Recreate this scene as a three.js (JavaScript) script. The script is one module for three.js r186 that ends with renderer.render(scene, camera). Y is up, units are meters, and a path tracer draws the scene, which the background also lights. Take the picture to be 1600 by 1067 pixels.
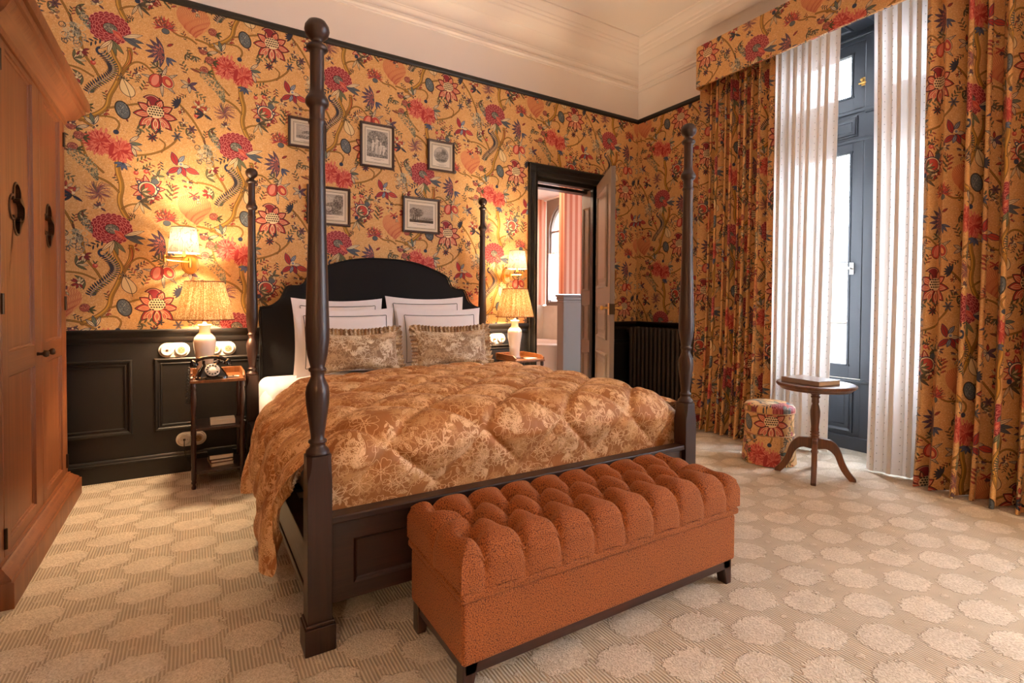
import * as THREE from 'three';
import { RoundedBoxGeometry } from 'three/addons/geometries/RoundedBoxGeometry.js';
import { mergeGeometries, mergeVertices, toCreasedNormals } from 'three/addons/utils/BufferGeometryUtils.js';
import { RectAreaLightUniformsLib } from 'three/addons/lights/RectAreaLightUniformsLib.js';
RectAreaLightUniformsLib.init();

// ---------- camera, sky, exposure ----------
const scene = new THREE.Scene();
const renderer = new THREE.WebGLRenderer({ antialias: true });
renderer.toneMapping = THREE.LinearToneMapping;
renderer.toneMappingExposure = 1.55;
renderer.shadowMap.enabled = true;

const FOCAL = 807.58, YAW = 31.71, PITCH = 1.1367, ROLL = -0.3384, CENTRE_Y = 490.95;   // from vanishing points, in 1600 x 1067 pixels
const camera = new THREE.PerspectiveCamera(2 * Math.atan(533.5 / FOCAL) * 180 / Math.PI, 1600 / 1067, 0.05, 100);
{
  const d = Math.PI / 180, y = YAW * d, p = PITCH * d, r = ROLL * d;
  const f = new THREE.Vector3(Math.sin(y) * Math.cos(p), -Math.sin(p), -Math.cos(y) * Math.cos(p));
  const rt = new THREE.Vector3(Math.cos(y), 0, Math.sin(y)), dn = new THREE.Vector3().crossVectors(f, rt);
  const r2 = rt.clone().multiplyScalar(Math.cos(r)).addScaledVector(dn, Math.sin(r));
  const up = rt.clone().multiplyScalar(Math.sin(r)).addScaledVector(dn, -Math.cos(r));
  camera.quaternion.setFromRotationMatrix(new THREE.Matrix4().makeBasis(r2, up, f.clone().negate()));
  camera.position.set(0, 1.08, 3.893);
  camera.setViewOffset(1600, 1067, 0, 533.5 - CENTRE_Y, 1600, 1067);
}
scene.background = new THREE.Color(0.85, 0.94, 1.09);      // bright overcast sky, seen and felt only through the windows
scene.backgroundIntensity = 14.0;
const WARM = new THREE.Color(1.0, 0.74, 0.46);            // incandescent lamps

// the same daylight as area lights in the tall window and the added one, just outside the panes
for (const [z, y, w, h] of [[1.515, 1.79, 0.35, 2.5], [2.37, 1.79, 0.58, 2.5], [4.66, 1.63, 0.95, 2.5]]) {
  const d = new THREE.RectAreaLight(new THREE.Color(0.85, 0.94, 1.09), 7, w, h); d.position.set(4.3, y, z); d.lookAt(0, y, z); d.name = 'window_daylight'; scene.add(d);
}

// ---------- helpers ----------
{ // a mirrored geometry gets its triangles turned round, so that faces and normals agree
  const apply = THREE.BufferGeometry.prototype.applyMatrix4;
  THREE.BufferGeometry.prototype.applyMatrix4 = function (m) {
    apply.call(this, m);
    if (m.determinant() < 0) {
      if (this.index) { const a = this.index.array; for (let i = 0; i < a.length; i += 3) { const t = a[i]; a[i] = a[i + 1]; a[i + 1] = t; } }
      else for (const q of Object.values(this.attributes)) { const n = q.itemSize, a = q.array; for (let i = 0; i < a.length; i += 3 * n) for (let k = 0; k < n; k++) { const t = a[i + k]; a[i + k] = a[i + n + k]; a[i + n + k] = t; } }
    }
    return this;
  };
}
let seedState = 1;
const seed = (n) => { seedState = n | 0; };
const rnd = () => { seedState = (seedState + 0x6d2b79f5) | 0; let t = Math.imul(seedState ^ (seedState >>> 15), 1 | seedState); t = (t + Math.imul(t ^ (t >>> 7), 61 | t)) ^ t; return ((t ^ (t >>> 14)) >>> 0) / 4294967296; };
const rr = (a, b) => a + (b - a) * rnd();
const { sin, cos, PI, abs, min, max, sqrt, floor, hypot, atan2, pow } = Math;
const clamp = (x, a = 0, b = 1) => min(b, max(a, x)), lerp = (a, b, t) => a + (b - a) * t, smooth = (t) => { t = clamp(t); return t * t * (3 - 2 * t); };
const hash2 = (x, y) => { let h = Math.imul(x | 0, 374761393) + Math.imul(y | 0, 668265263); h = Math.imul(h ^ (h >>> 13), 1274126177); return ((h ^ (h >>> 16)) >>> 0) / 4294967296; };
function vnoise(x, y, px = 1e9, py = 1e9) {               // value noise, periodic in px, py
  const ix = floor(x), iy = floor(y), fx = smooth(x - ix), fy = smooth(y - iy), w = (a, p) => ((a % p) + p) % p;
  const h = (a, b) => hash2(w(a, px), w(b, py));
  return lerp(lerp(h(ix, iy), h(ix + 1, iy), fx), lerp(h(ix, iy + 1), h(ix + 1, iy + 1), fx), fy);
}
const fbm = (x, y, o = 4, px = 1e9, py = 1e9) => { let s = 0, a = 0.5, n = 0; for (let i = 0; i < o; i++) { s += a * vnoise(x, y, px, py); n += a; a /= 2; x *= 2; y *= 2; px *= 2; py *= 2; } return s / n; };

const names = new Map();
const numbered = (n) => { const k = names.get(n) ?? 0; names.set(n, k + 1); return k ? n + '_' + String(k).padStart(3, '0') : n; };
function thing(name, label, category, pos = [0, 0, 0], group) {
  const o = new THREE.Group(); o.name = numbered(name); o.position.set(...pos); o.userData = { label, category };
  if (group) o.userData.group = group;
  scene.add(o); return o;
}
function tag(o, label, category, group) { o.userData = { label, category }; if (group) o.userData.group = group; return o; }
function part(name, geo, material, parent, label) {
  const m = new THREE.Mesh([].concat(geo).length > 1 ? join(geo) : [].concat(geo)[0], material); m.name = parent ? name : numbered(name);
  (parent ?? scene).add(m); if (label) m.userData.label = label; return m;
}
function struct(name, geo, material, label) { const m = part(name, geo, material); m.userData.kind = 'structure'; if (label) m.userData.label = label; return m; }
function structGroup(name, label) { const g = new THREE.Group(); g.name = name; g.userData.kind = 'structure'; if (label) g.userData.label = label; scene.add(g); return g; }
function dup(src, pos, label, group) { const c = src.clone(); c.name = numbered(src.name.replace(/_\d{3}$/, '')); c.userData = { ...src.userData, label }; if (group) c.userData.group = group; c.position.set(...pos); scene.add(c); return c; }
function join(gs) {
  const list = gs.map((g) => { const q = g.index ? g.toNonIndexed() : g; for (const k of Object.keys(q.attributes)) if (!['position', 'normal', 'uv'].includes(k)) q.deleteAttribute(k); if (!q.attributes.uv) q.setAttribute('uv', new THREE.BufferAttribute(new Float32Array(q.attributes.position.count * 2), 2)); return q; });
  return mergeGeometries(list);
}
// uv in metres, taken from the faces' main direction
function muv(g0, swap = false) {
  const g = g0.index ? g0.toNonIndexed() : g0, p = g.attributes.position, uv = new Float32Array(p.count * 2), a = new THREE.Vector3(), b = new THREE.Vector3(), c = new THREE.Vector3();
  for (let i = 0; i < p.count; i += 3) {
    a.fromBufferAttribute(p, i); b.fromBufferAttribute(p, i + 1); c.fromBufferAttribute(p, i + 2);
    const n = b.clone().sub(a).cross(c.clone().sub(a)), ax = abs(n.x), ay = abs(n.y), az = abs(n.z);
    [a, b, c].forEach((v, k) => {
      let [s, t] = ax >= ay && ax >= az ? [v.z, v.y] : ay >= az ? [v.x, v.z] : [v.x, v.y];
      if (swap) [s, t] = [t, s];
      uv[(i + k) * 2] = s; uv[(i + k) * 2 + 1] = t;
    });
  }
  g.setAttribute('uv', new THREE.BufferAttribute(uv, 2)); return g;
}
const bx = (w, h, d, x = 0, y = 0, z = 0, r = 0.003) => { const q = min(r, w / 2.2, h / 2.2, d / 2.2), g = q > 0 ? new RoundedBoxGeometry(w, h, d, 1, q) : new THREE.BoxGeometry(w, h, d); g.translate(x, y, z); return muv(g); };
const span = (x0, x1, y0, y1, z0, z1, r = 0.003) => bx(abs(x1 - x0), abs(y1 - y0), abs(z1 - z0), (x0 + x1) / 2, (y0 + y1) / 2, (z0 + z1) / 2, r);
const lathe = (pts, seg = 24, x = 0, y = 0, z = 0) => { const g = new THREE.LatheGeometry(pts.map((p) => new THREE.Vector2(max(p[0], 1e-4), p[1])), seg); g.translate(x, y, z); return g; };
const cyl = (r0, r1, h, seg = 16, x = 0, y = 0, z = 0, axis = 'y') => { const g = new THREE.CylinderGeometry(r0, r1, h, seg); if (axis === 'x') g.rotateZ(-PI / 2); if (axis === 'z') g.rotateX(PI / 2); g.translate(x, y, z); return g; };
const ball = (r, x = 0, y = 0, z = 0, sx = 1, sy = 1, sz = 1, n = 16) => { const g = new THREE.SphereGeometry(r, n, max(6, n * 0.6 | 0)); g.scale(sx, sy, sz); g.translate(x, y, z); return g; };
const tube = (pts, r, seg = 40, rad = 6, closed = false) => new THREE.TubeGeometry(new THREE.CatmullRomCurve3(pts.map((p) => new THREE.Vector3(...p)), closed), seg, r, rad, closed);
function shapeOf(pts) { const s = new THREE.Shape(); pts.forEach((p, i) => (i ? s.lineTo(p[0], p[1]) : s.moveTo(p[0], p[1]))); return s; }
function extrude(shape, depth, bevel = 0, seg = 12) {
  return new THREE.ExtrudeGeometry(shape, { depth: depth - 2 * bevel, bevelEnabled: bevel > 0, bevelThickness: bevel, bevelSize: bevel, bevelOffset: -bevel, bevelSegments: 2, curveSegments: seg });
}
// a moulding: profile points [out, up] swept along x from x0 to x1; out is +z
function mould(prof, x0, x1) { const g = extrude(shapeOf(prof), x1 - x0); g.applyMatrix4(new THREE.Matrix4().set(0, 0, 1, x0, 0, 1, 0, 0, 1, 0, 0, 0, 0, 0, 0, 1)); return muv(toCreasedNormals(g, 0.6)); }
const turnY = (g, a) => g.rotateY(a);
// mitred rectangular moulding in the xy plane, facing +z: rings [inset, height]; fill closes the last ring
function frame(w, h, rings, fill = true, cx = 0, cy = 0, cz = 0) {
  const pos = [], R = rings.map(([d, z]) => [[-w / 2 + d, -h / 2 + d, z], [w / 2 - d, -h / 2 + d, z], [w / 2 - d, h / 2 - d, z], [-w / 2 + d, h / 2 - d, z]]);
  const quad = (a, b, c, d) => pos.push(...a, ...b, ...c, ...a, ...c, ...d);
  for (let k = 0; k + 1 < R.length; k++) for (let i = 0; i < 4; i++) { const j = (i + 1) % 4; quad(R[k][i], R[k][j], R[k + 1][j], R[k + 1][i]); }
  if (fill) quad(...R[R.length - 1]);
  const g = new THREE.BufferGeometry(); g.setAttribute('position', new THREE.Float32BufferAttribute(pos, 3)); g.translate(cx, cy, cz); g.computeVertexNormals(); return muv(g);
}
// grid surface from f(u, v) -> [x, y, z] (and optional [s, t] uv), u, v in 0..1
function surf(nu, nv, f, uvf, closeU = false) {
  const pos = [], uv = [], idx = [];
  for (let j = 0; j <= nv; j++) for (let i = 0; i <= nu; i++) { const u = i / nu, v = j / nv; pos.push(...f(u, v)); uv.push(...(uvf ? uvf(u, v) : [u, v])); }
  for (let j = 0; j < nv; j++) for (let i = 0; i < nu; i++) { const a = j * (nu + 1) + i, b = a + 1, c = a + nu + 1, d = c + 1; idx.push(a, b, d, a, d, c); }
  const g = new THREE.BufferGeometry(); g.setAttribute('position', new THREE.Float32BufferAttribute(pos, 3)); g.setAttribute('uv', new THREE.Float32BufferAttribute(uv, 2)); g.setIndex(idx); g.computeVertexNormals();
  return g;
}
const creased = (g, a = 0.6) => { const q = toCreasedNormals(g, a); return q; };

// ---------- textures ----------
const canvasOf = (w, h) => { const c = document.createElement('canvas'); c.width = w; c.height = h; return c; };
function texOf(c, mw, mh, srgb = true) {                  // a tile of mw x mh metres
  const t = new THREE.CanvasTexture(c); t.wrapS = t.wrapT = THREE.RepeatWrapping; t.repeat.set(1 / mw, 1 / mh); if (srgb) t.colorSpace = THREE.SRGBColorSpace; t.anisotropy = 8; return t;
}
function dataTex(w, h, f, mw, mh, srgb = true) {          // f(u, v) -> grey or [r, g, b] in 0..1
  const d = new Uint8Array(w * h * 4);
  for (let y = 0; y < h; y++) for (let x = 0; x < w; x++) { const c = f(x / w, y / h), i = (y * w + x) * 4, a = Array.isArray(c); for (let k = 0; k < 3; k++) d[i + k] = clamp(a ? c[k] : c) * 255; d[i + 3] = 255; }
  const t = new THREE.DataTexture(d, w, h); t.magFilter = THREE.LinearFilter; t.minFilter = THREE.LinearFilter; t.wrapS = t.wrapT = THREE.RepeatWrapping; t.repeat.set(1 / mw, 1 / mh); if (srgb) t.colorSpace = THREE.SRGBColorSpace; t.needsUpdate = true; return t;
}
const hex = (h) => [(h >> 16 & 255) / 255, (h >> 8 & 255) / 255, (h & 255) / 255];
const mixc = (a, b, t) => a.map((x, i) => lerp(x, b[i], t));
const std = (o) => new THREE.MeshStandardMaterial(o), phys = (o) => new THREE.MeshPhysicalMaterial(o);
// printed fabric and wallpaper: branching trees with large flowers, half-drop repeat 0.657 x 1.187 m
const CW = 0.657, CH = 1.187;
function chintz() {
  const W = 1600, H = Math.round(1600 * CH / (2 * CW)), S = W / (2 * CW), c = canvasOf(W, H), g = c.getContext('2d');
  g.fillStyle = '#d8a76a'; g.fillRect(0, 0, W, H);
  // fine vermicelli ground
  seed(11);
  for (let i = 0; i < 30000; i++) {
    const x = rnd() * W, y = rnd() * H, a = rnd() * 6.28, l = rr(4, 11), k = rr(-4, 4);
    g.strokeStyle = rnd() < 0.58 ? 'rgba(243,214,168,0.72)' : 'rgba(158,108,62,0.5)'; g.lineWidth = rr(1.2, 2.6);
    for (const [ox, oy] of [[0, 0], [W, 0], [-W, 0], [0, H], [0, -H]]) {
      if (x + ox < -20 || x + ox > W + 20 || y + oy < -20 || y + oy > H + 20) continue;
      g.beginPath(); g.moveTo(x + ox, y + oy); g.quadraticCurveTo(x + ox + cos(a) * l / 2 - sin(a) * k, y + oy + sin(a) * l / 2 + cos(a) * k, x + ox + cos(a) * l, y + oy + sin(a) * l); g.stroke();
    }
  }
  g.lineCap = 'round'; g.lineJoin = 'round';
  const INK = '#34271f', NAVY = '#2c3650', SLATE = '#596269', CRIM = '#8a2632', RED = '#a62f30', CORAL = '#bf4a3e', PINK = '#dc8a74', CREAM = '#e4cfa2', PURP = '#6b475a', STEM = '#97702f', SAGE = '#7a795a';
  function leaf(x, y, a, l, w, fill, line = INK, lw = 0.0022) {
    g.save(); g.translate(x, y); g.rotate(a); g.beginPath(); g.moveTo(0, 0); g.quadraticCurveTo(l * 0.45, w, l, 0); g.quadraticCurveTo(l * 0.45, -w, 0, 0);
    if (fill) { g.fillStyle = fill; g.fill(); } g.strokeStyle = line; g.lineWidth = lw; g.stroke(); g.lineWidth = lw * 0.7; g.beginPath(); g.moveTo(l * 0.1, 0); g.lineTo(l * 0.85, 0); g.stroke(); g.restore();
  }
  const dot = (x, y, r, f) => { g.fillStyle = f; g.beginPath(); g.arc(x, y, r, 0, 6.3); g.fill(); };
  const oval = (x, y, a, b, t, f, s, lw = 0.003) => { g.beginPath(); g.ellipse(x, y, a, b, t, 0, 6.3); if (f) { g.fillStyle = f; g.fill(); } if (s) { g.strokeStyle = s; g.lineWidth = lw; g.stroke(); } };
  function path(pts, w, col = STEM, edge = '#5c3d1c', hi = '#c9973f') {
    const run = () => { g.beginPath(); g.moveTo(...pts[0]); for (let i = 1; i < pts.length - 1; i++) g.quadraticCurveTo(pts[i][0], pts[i][1], (pts[i][0] + pts[i + 1][0]) / 2, (pts[i][1] + pts[i + 1][1]) / 2); g.lineTo(...pts[pts.length - 1]); g.stroke(); };
    g.strokeStyle = edge; g.lineWidth = w + 0.004; run(); g.strokeStyle = col; g.lineWidth = w; run();
    if (w > 0.008) { g.save(); g.translate(-w * 0.18, 0); g.strokeStyle = hi; g.lineWidth = w * 0.35; run(); g.restore(); }
  }
  const sprig = (x, y, a, s, cols = [NAVY, CORAL]) => { g.strokeStyle = STEM; g.lineWidth = 0.002; g.beginPath(); g.moveTo(x, y); g.lineTo(x + cos(a) * s, y + sin(a) * s); g.stroke(); for (let i = 0; i < 6; i++) { const t = 0.15 + i * 0.16, q = i % 2 ? 1 : -1; leaf(x + cos(a) * s * t, y + sin(a) * s * t, a + q * 0.9, s * 0.36, s * 0.11, cols[i % 2], INK, 0.0012); } };
  const bunch = (x, y, s, col, n = 7) => { for (let i = 0; i < n; i++) { const a = rnd() * 6.28, d = s * sqrt(rnd()) * 0.8; leaf(x + cos(a) * d * 0.3, y + sin(a) * d * 0.3, a, s * 0.8, s * 0.28, i % 3 ? col : CREAM, INK, 0.0014); } dot(x, y, s * 0.18, CREAM); };
  function cell() {                                        // y is down here, metres from the star flower
    seed(171);
    for (let i = 0; i < 46; i++) { const x = -0.44 + CW * rnd(), y = -0.72 + CH * rnd(), k = rnd(), s = rr(0.035, 0.075), a = rnd() * 6.28; if (k < 0.5) sprig(x, y, a, s, [k < 0.2 ? '#56603f' : NAVY, k < 0.35 ? CORAL : SAGE]); else if (k < 0.75) bunch(x, y, s * 0.45, k < 0.62 ? CORAL : PURP, 6); else { for (let q = 0; q < 5; q++) leaf(x, y, a + q * 0.5, s * 0.8, s * 0.2, q % 2 ? CREAM : '#6a6b4a', INK, 0.0018); } }
    seed(77);
    // trunks and branches
    path([[-0.126, -0.36], [-0.118, -0.30], [-0.172, -0.203], [-0.195, -0.13], [-0.228, -0.06], [-0.233, 0.0], [-0.27, 0.045], [-0.315, 0.075], [-0.36, 0.10]], 0.022);
    path([[-0.222, -0.39], [-0.205, -0.30], [-0.165, -0.235], [-0.185, -0.17]], 0.016);
    path([[-0.128, -0.35], [-0.115, -0.30], [-0.155, -0.235]], 0.009, '#a8452e');
    path([[-0.172, -0.2], [-0.12, -0.29], [-0.06, -0.30], [-0.01, -0.25]], 0.006);
    path([[-0.233, 0.01], [-0.19, -0.005], [-0.098, -0.042], [-0.05, -0.05]], 0.007);
    path([[-0.3, 0.07], [-0.22, 0.05], [-0.17, 0.09], [-0.2, 0.15]], 0.006);
    path([[-0.44, 0.081], [-0.38, 0.085], [-0.31, 0.13]], 0.008);
    path([[0.217, 0.51], [0.18, 0.48], [0.12, 0.49], [0.06, 0.44], [0.03, 0.40]].map(([x, y]) => [x, y - 1.187 + 0.19 + 0.0]), 0.006);
    path([[-0.187, 0.30], [-0.195, 0.37], [-0.165, 0.46], [-0.185, 0.55], [-0.165, 0.62], [-0.14, 0.66]], 0.024);
    path([[-0.291, 0.423], [-0.23, 0.445], [-0.185, 0.50]], 0.008);
    path([[-0.17, 0.60], [-0.14, 0.57], [-0.08, 0.56], [-0.03, 0.56]], 0.006);
    path([[-0.2, 0.285], [-0.1, 0.275], [0.02, 0.235], [0.1, 0.16], [0.112, 0.12]], 0.007);
    path([[0.03, 0.23], [0.06, 0.18], [0.02, 0.15]], 0.004);
    path([[0.122, -0.087], [0.16, -0.05], [0.21, 0.02], [0.25, 0.10], [0.262, 0.14]], 0.007);
    path([[0.3, -0.384], [0.31, -0.29], [0.36, -0.24], [0.40, -0.2]], 0.007); path([[0.217, -0.33], [0.3, -0.31], [0.36, -0.235]], 0.005);
    path([[-0.357, -0.384], [-0.35, -0.29], [-0.30, -0.22], [-0.27, -0.16]], 0.008);
    path([[-0.44, -0.20], [-0.37, -0.20], [-0.3, -0.16]], 0.006);
    path([[0.123, 0.295], [0.16, 0.38], [0.217, 0.40]], 0.005);
    // blue fern
    const fp = []; for (let i = 0; i <= 26; i++) { const t = i / 26; fp.push([-0.25 + 0.052 * sin(t * 5.0 - 0.2) - 0.02 * t, -0.315 + 0.26 * t]); }
    for (let i = 1; i < fp.length - 1; i++) { const a = atan2(fp[i + 1][1] - fp[i - 1][1], fp[i + 1][0] - fp[i - 1][0]); leaf(fp[i][0], fp[i][1], a + 1.9, 0.03, 0.008, NAVY, INK, 0.0014); leaf(fp[i][0], fp[i][1], a - 1.9, 0.026, 0.008, i % 2 ? SLATE : '#54683f', INK, 0.0014); }
    g.strokeStyle = CREAM; g.lineWidth = 0.006; g.beginPath(); fp.forEach((p, i) => (i ? g.lineTo(...p) : g.moveTo(...p))); g.stroke();
    g.strokeStyle = NAVY; g.lineWidth = 0.003; g.stroke(); g.strokeStyle = NAVY; g.lineWidth = 0.012; g.beginPath(); g.arc(-0.262, -0.318, 0.02, 1.6, 4.4); g.stroke();
    // crimson dahlia
    for (let k = 0; k < 6; k++) { const R = 0.088 - k * 0.012, n = 22 - k * 3; for (let i = 0; i < n; i++) { const a = i / n * 6.283 + k * 0.3; oval(-0.222 + cos(a) * R, -0.462 + sin(a) * R * 0.88, 0.016, 0.0145, a, k % 2 ? '#8e1f2c' : CRIM, '#dd8f86', 0.0022); } }
    oval(-0.218, -0.462, 0.034, 0.028, 0.3, '#6f7068', INK, 0.002); for (let i = 0; i < 70; i++) { const a = rnd() * 6.28, d = sqrt(rnd()); dot(-0.218 + cos(a) * d * 0.031, -0.462 + sin(a) * d * 0.025, 0.0022, i % 2 ? INK : '#b9b39c'); }
    leaf(-0.207, -0.455, 0.75, 0.075, 0.028, CORAL, PINK); leaf(-0.2, -0.442, 0.7, 0.05, 0.012, PINK, CORAL);
    for (const a of [0.1, -0.35, 0.45]) leaf(-0.16, -0.425, a, 0.105, 0.022, a > 0 ? SLATE : CREAM, NAVY); for (const a of [0.9, 1.35, 1.8, 2.3]) leaf(-0.21, -0.395, a, 0.09, 0.02, a > 1.5 ? CREAM : '#777a58', INK); sprig(-0.255, -0.39, 2.6, 0.075, [NAVY, NAVY]);
    // coral peony
    for (const [qx, qy, s, a0] of [[-0.268, 0.215, 0.088, 2.6], [-0.178, 0.25, 0.085, 0.6]]) {
      for (let k = 0; k < 130; k++) { const a = a0 + rr(-3.1, 3.1), l = s * rr(0.7, 1.05) * (0.86 + 0.14 * cos(a - a0)); leaf(qx, qy, a, l, 0.013, k % 3 ? CORAL : RED, k % 2 ? '#a32a2a' : PINK, 0.0016); }
      for (let k = 0; k < 60; k++) { const a = a0 + rr(-3, 3), d = s * rr(0.2, 0.75); leaf(qx + cos(a) * d, qy + sin(a) * d, a, 0.026, 0.007, PINK, CORAL, 0.001); }
    }
    oval(-0.218, 0.25, 0.012, 0.04, 0.2, RED); dot(-0.195, 0.145, 0.014, NAVY);
    for (const [x, y, a] of [[-0.3, 0.12, -2.4], [-0.3, 0.12, -1.2], [-0.3, 0.115, -1.8], [-0.32, 0.13, 2.8], [-0.13, 0.19, -0.7], [-0.125, 0.21, 0.5], [-0.13, 0.2, 0.0], [-0.12, 0.22, 1.2]]) leaf(x, y, a, 0.062, 0.018, rnd() < 0.5 ? CREAM : '#6d7a62', NAVY, 0.003);
    for (const a of [0.4, 1.1, 1.7, 2.4, 3]) leaf(-0.163, 0.325, a, 0.045, 0.014, a > 1 ? '#5a6787' : CREAM, NAVY, 0.0025);
    // star flower
    for (let i = 0; i < 9; i++) { const a = PI / 2 + (i - 4) * 0.68, l = 0.098 + 0.014 * cos((i - 4) * 0.68), bend = 0.1 * Math.sign(i - 4); leaf(cos(a) * 0.012, sin(a) * 0.012, a + bend, l, 0.047, RED, INK, 0.0045); leaf(cos(a) * 0.03, sin(a) * 0.03, a + bend, l * 0.66, 0.024, '#c9604a', CREAM, 0.0028); }
    for (const x of [-0.03, 0, 0.03]) { leaf(x, 0.035, PI / 2 + x * -9, 0.055, 0.02, CORAL, CREAM, 0.003); }
    oval(0, -0.012, 0.046, 0.04, 0, CREAM, RED, 0.003); for (let i = 0; i < 26; i++) { const q = i % 6, r = floor(i / 6); oval(-0.034 + q * 0.0136 + (r % 2) * 0.006, -0.04 + r * 0.015, 0.0055, 0.0045, 0.4, INK); }
    g.beginPath(); g.moveTo(-0.022, -0.05); g.quadraticCurveTo(-0.03, -0.085, -0.062, -0.09); g.quadraticCurveTo(-0.02, -0.135, 0.03, -0.09); g.quadraticCurveTo(0.0, -0.085, -0.002, -0.05); g.fillStyle = CRIM; g.fill(); g.strokeStyle = INK; g.lineWidth = 0.0035; g.stroke(); g.strokeStyle = CREAM; g.lineWidth = 0.0025; g.beginPath(); g.arc(-0.018, -0.07, 0.037, 3.6, 5.8); g.stroke();
    // grey seed leaf and cream leaf
    oval(-0.163, 0.008, 0.034, 0.052, -0.3, SLATE, INK, 0.006); for (let i = 0; i < 80; i++) { const a = rnd() * 6.28, d = sqrt(rnd()); dot(-0.163 + cos(a) * d * 0.026, 0.008 + sin(a) * d * 0.042, 0.0016, i % 3 ? '#a9aaa0' : INK); } leaf(-0.145, 0.055, 1.2, 0.02, 0.008, CORAL);
    g.beginPath(); g.moveTo(-0.163, -0.185); g.bezierCurveTo(-0.2, -0.11, -0.15, -0.075, -0.118, -0.078); g.bezierCurveTo(-0.08, -0.1, -0.11, -0.15, -0.163, -0.185); g.fillStyle = '#e2c996'; g.fill(); g.strokeStyle = INK; g.lineWidth = 0.003; g.stroke(); g.beginPath(); g.moveTo(-0.163, -0.185); g.quadraticCurveTo(-0.13, -0.12, -0.122, -0.06); g.stroke(); for (const a of [2.6, 3.6, 4.4]) leaf(-0.162, -0.185, a, 0.028, 0.006, CREAM);
    // pomegranate
    for (const a of [-1.25, -0.55, 0.75, 1.5, 3.3]) leaf(0.03, -0.213, a, 0.1, 0.016, CREAM, NAVY, 0.003);
    oval(0.003, -0.205, 0.036, 0.042, 0.3, CORAL, INK); oval(0.0, -0.208, 0.018, 0.036, 0.3, PINK); oval(0.06, -0.21, 0.034, 0.043, -0.5, CREAM, INK); oval(0.062, -0.21, 0.026, 0.035, -0.5, CORAL, RED); oval(0.066, -0.207, 0.014, 0.022, -0.5, '#e3a06c', CRIM); leaf(0.028, -0.175, -1.57, 0.08, 0.014, RED);
    // purple lotus
    for (let k = 0; k < 3; k++) for (let i = -3; i <= 3; i++) leaf(0.045, -0.385 + k * 0.006, PI + i * 0.42 - 0.1, 0.095 - k * 0.026, 0.02 - k * 0.003, k === 1 ? '#d08068' : [PURP, '#7a5a86', '#b8604e'][k], NAVY, 0.0028); for (const a of [0.9, 0.3, 1.4]) leaf(0.06, -0.36, a, 0.055, 0.013, '#5d6480', NAVY); leaf(0.062, -0.43, -0.6, 0.04, 0.014, RED);
    // red thistle
    for (let i = 0; i < 60; i++) { const a = rr(-PI * 1.15, PI * 0.15), l = rr(0.03, 0.068); g.strokeStyle = i % 4 ? (i % 3 ? CORAL : CRIM) : PURP; g.lineWidth = 0.0032; g.beginPath(); g.moveTo(0.05 + cos(a) * 0.012, -0.54); g.lineTo(0.05 + cos(a) * l, -0.545 + sin(a) * l); g.stroke(); } for (let i = 0; i < 22; i++) { const a = rr(3.2, 6.2); dot(0.05 + cos(a) * rr(0.02, 0.055), -0.545 + sin(a) * rr(0.02, 0.055), 0.005, CORAL); } oval(0.055, -0.52, 0.02, 0.017, 0, SLATE, INK, 0.002);
    // striped pear
    g.save(); g.beginPath(); g.moveTo(0.2, -0.71); g.bezierCurveTo(0.3, -0.72, 0.32, -0.63, 0.27, -0.58); g.bezierCurveTo(0.24, -0.535, 0.22, -0.53, 0.215, -0.52); g.bezierCurveTo(0.19, -0.54, 0.13, -0.57, 0.115, -0.63); g.bezierCurveTo(0.1, -0.69, 0.15, -0.72, 0.2, -0.71); g.fillStyle = 'rgba(216,146,98,0.75)'; g.fill(); g.clip(); g.strokeStyle = '#b45a40'; g.lineWidth = 0.0022; for (let i = 0; i < 24; i++) { g.beginPath(); for (let k = 0; k <= 24; k++) { const y = -0.73 + k * 0.0095; g.lineTo(0.09 + i * 0.0095 + 0.004 * sin(k * 1.3 + i * 0.7) + (k - 8) * 0.0006 * (12 - i), y); } g.stroke(); } g.restore();
    for (const a of [2.6, 0.5, 3.6, 5.6, 1.57]) leaf(0.2, -0.71, a, 0.035, 0.006, CORAL, RED);
    // grey cabbage
    for (let i = 0; i < 46; i++) { const a = rnd() * 6.28, d = 0.066 * sqrt(rnd()); g.strokeStyle = i % 3 === 0 ? '#8f8c80' : i % 3 === 1 ? '#4b4742' : '#cbbd98'; g.lineWidth = 0.0038; g.beginPath(); g.arc(-0.391 + cos(a) * d, -0.384 + sin(a) * d * 0.92, rr(0.008, 0.02), rnd() * 6, rnd() * 6 + 3); g.stroke(); }
    // dark cones and plume
    const cone = (x, y, a, l, w, tip) => { for (let i = 0; i < 120; i++) { const t = rnd(), s = rr(-1, 1) * w * sin(pow(t, 0.75) * PI * 0.93 + 0.12), px = x + cos(a) * l * t - sin(a) * s, py = y + sin(a) * l * t + cos(a) * s; oval(px, py, 0.0048, 0.0032, rnd() * 3, i % 3 ? (i % 2 ? '#4d4f4a' : '#6f7462') : '#a8a186'); } leaf(x, y, a + PI + 0.3, l * 0.4, w * 0.4, tip, INK); };
    cone(-0.352, -0.52, 1.15, 0.095, 0.022, '#8a4a34'); cone(0.262, 0.145, 1.15, 0.095, 0.022, '#8a4a34');
    for (let i = 0; i < 420; i++) { const t = rnd(), s = rr(-1, 1) * 0.036 * sin(pow(t, 0.6) * PI * 0.9 + 0.15), px = -0.415 + 0.125 * t + 0.03 * sin(t * 3) + s * 0.8, py = 0.28 + 0.165 * t - s * 0.55; dot(px, py, rr(0.0018, 0.0034), ['#5f6557', '#878a72', '#4b4f45', '#a9a07c'][i % 4]); } leaf(-0.415, 0.285, 3.4, 0.06, 0.014, '#94503a', INK);
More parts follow.
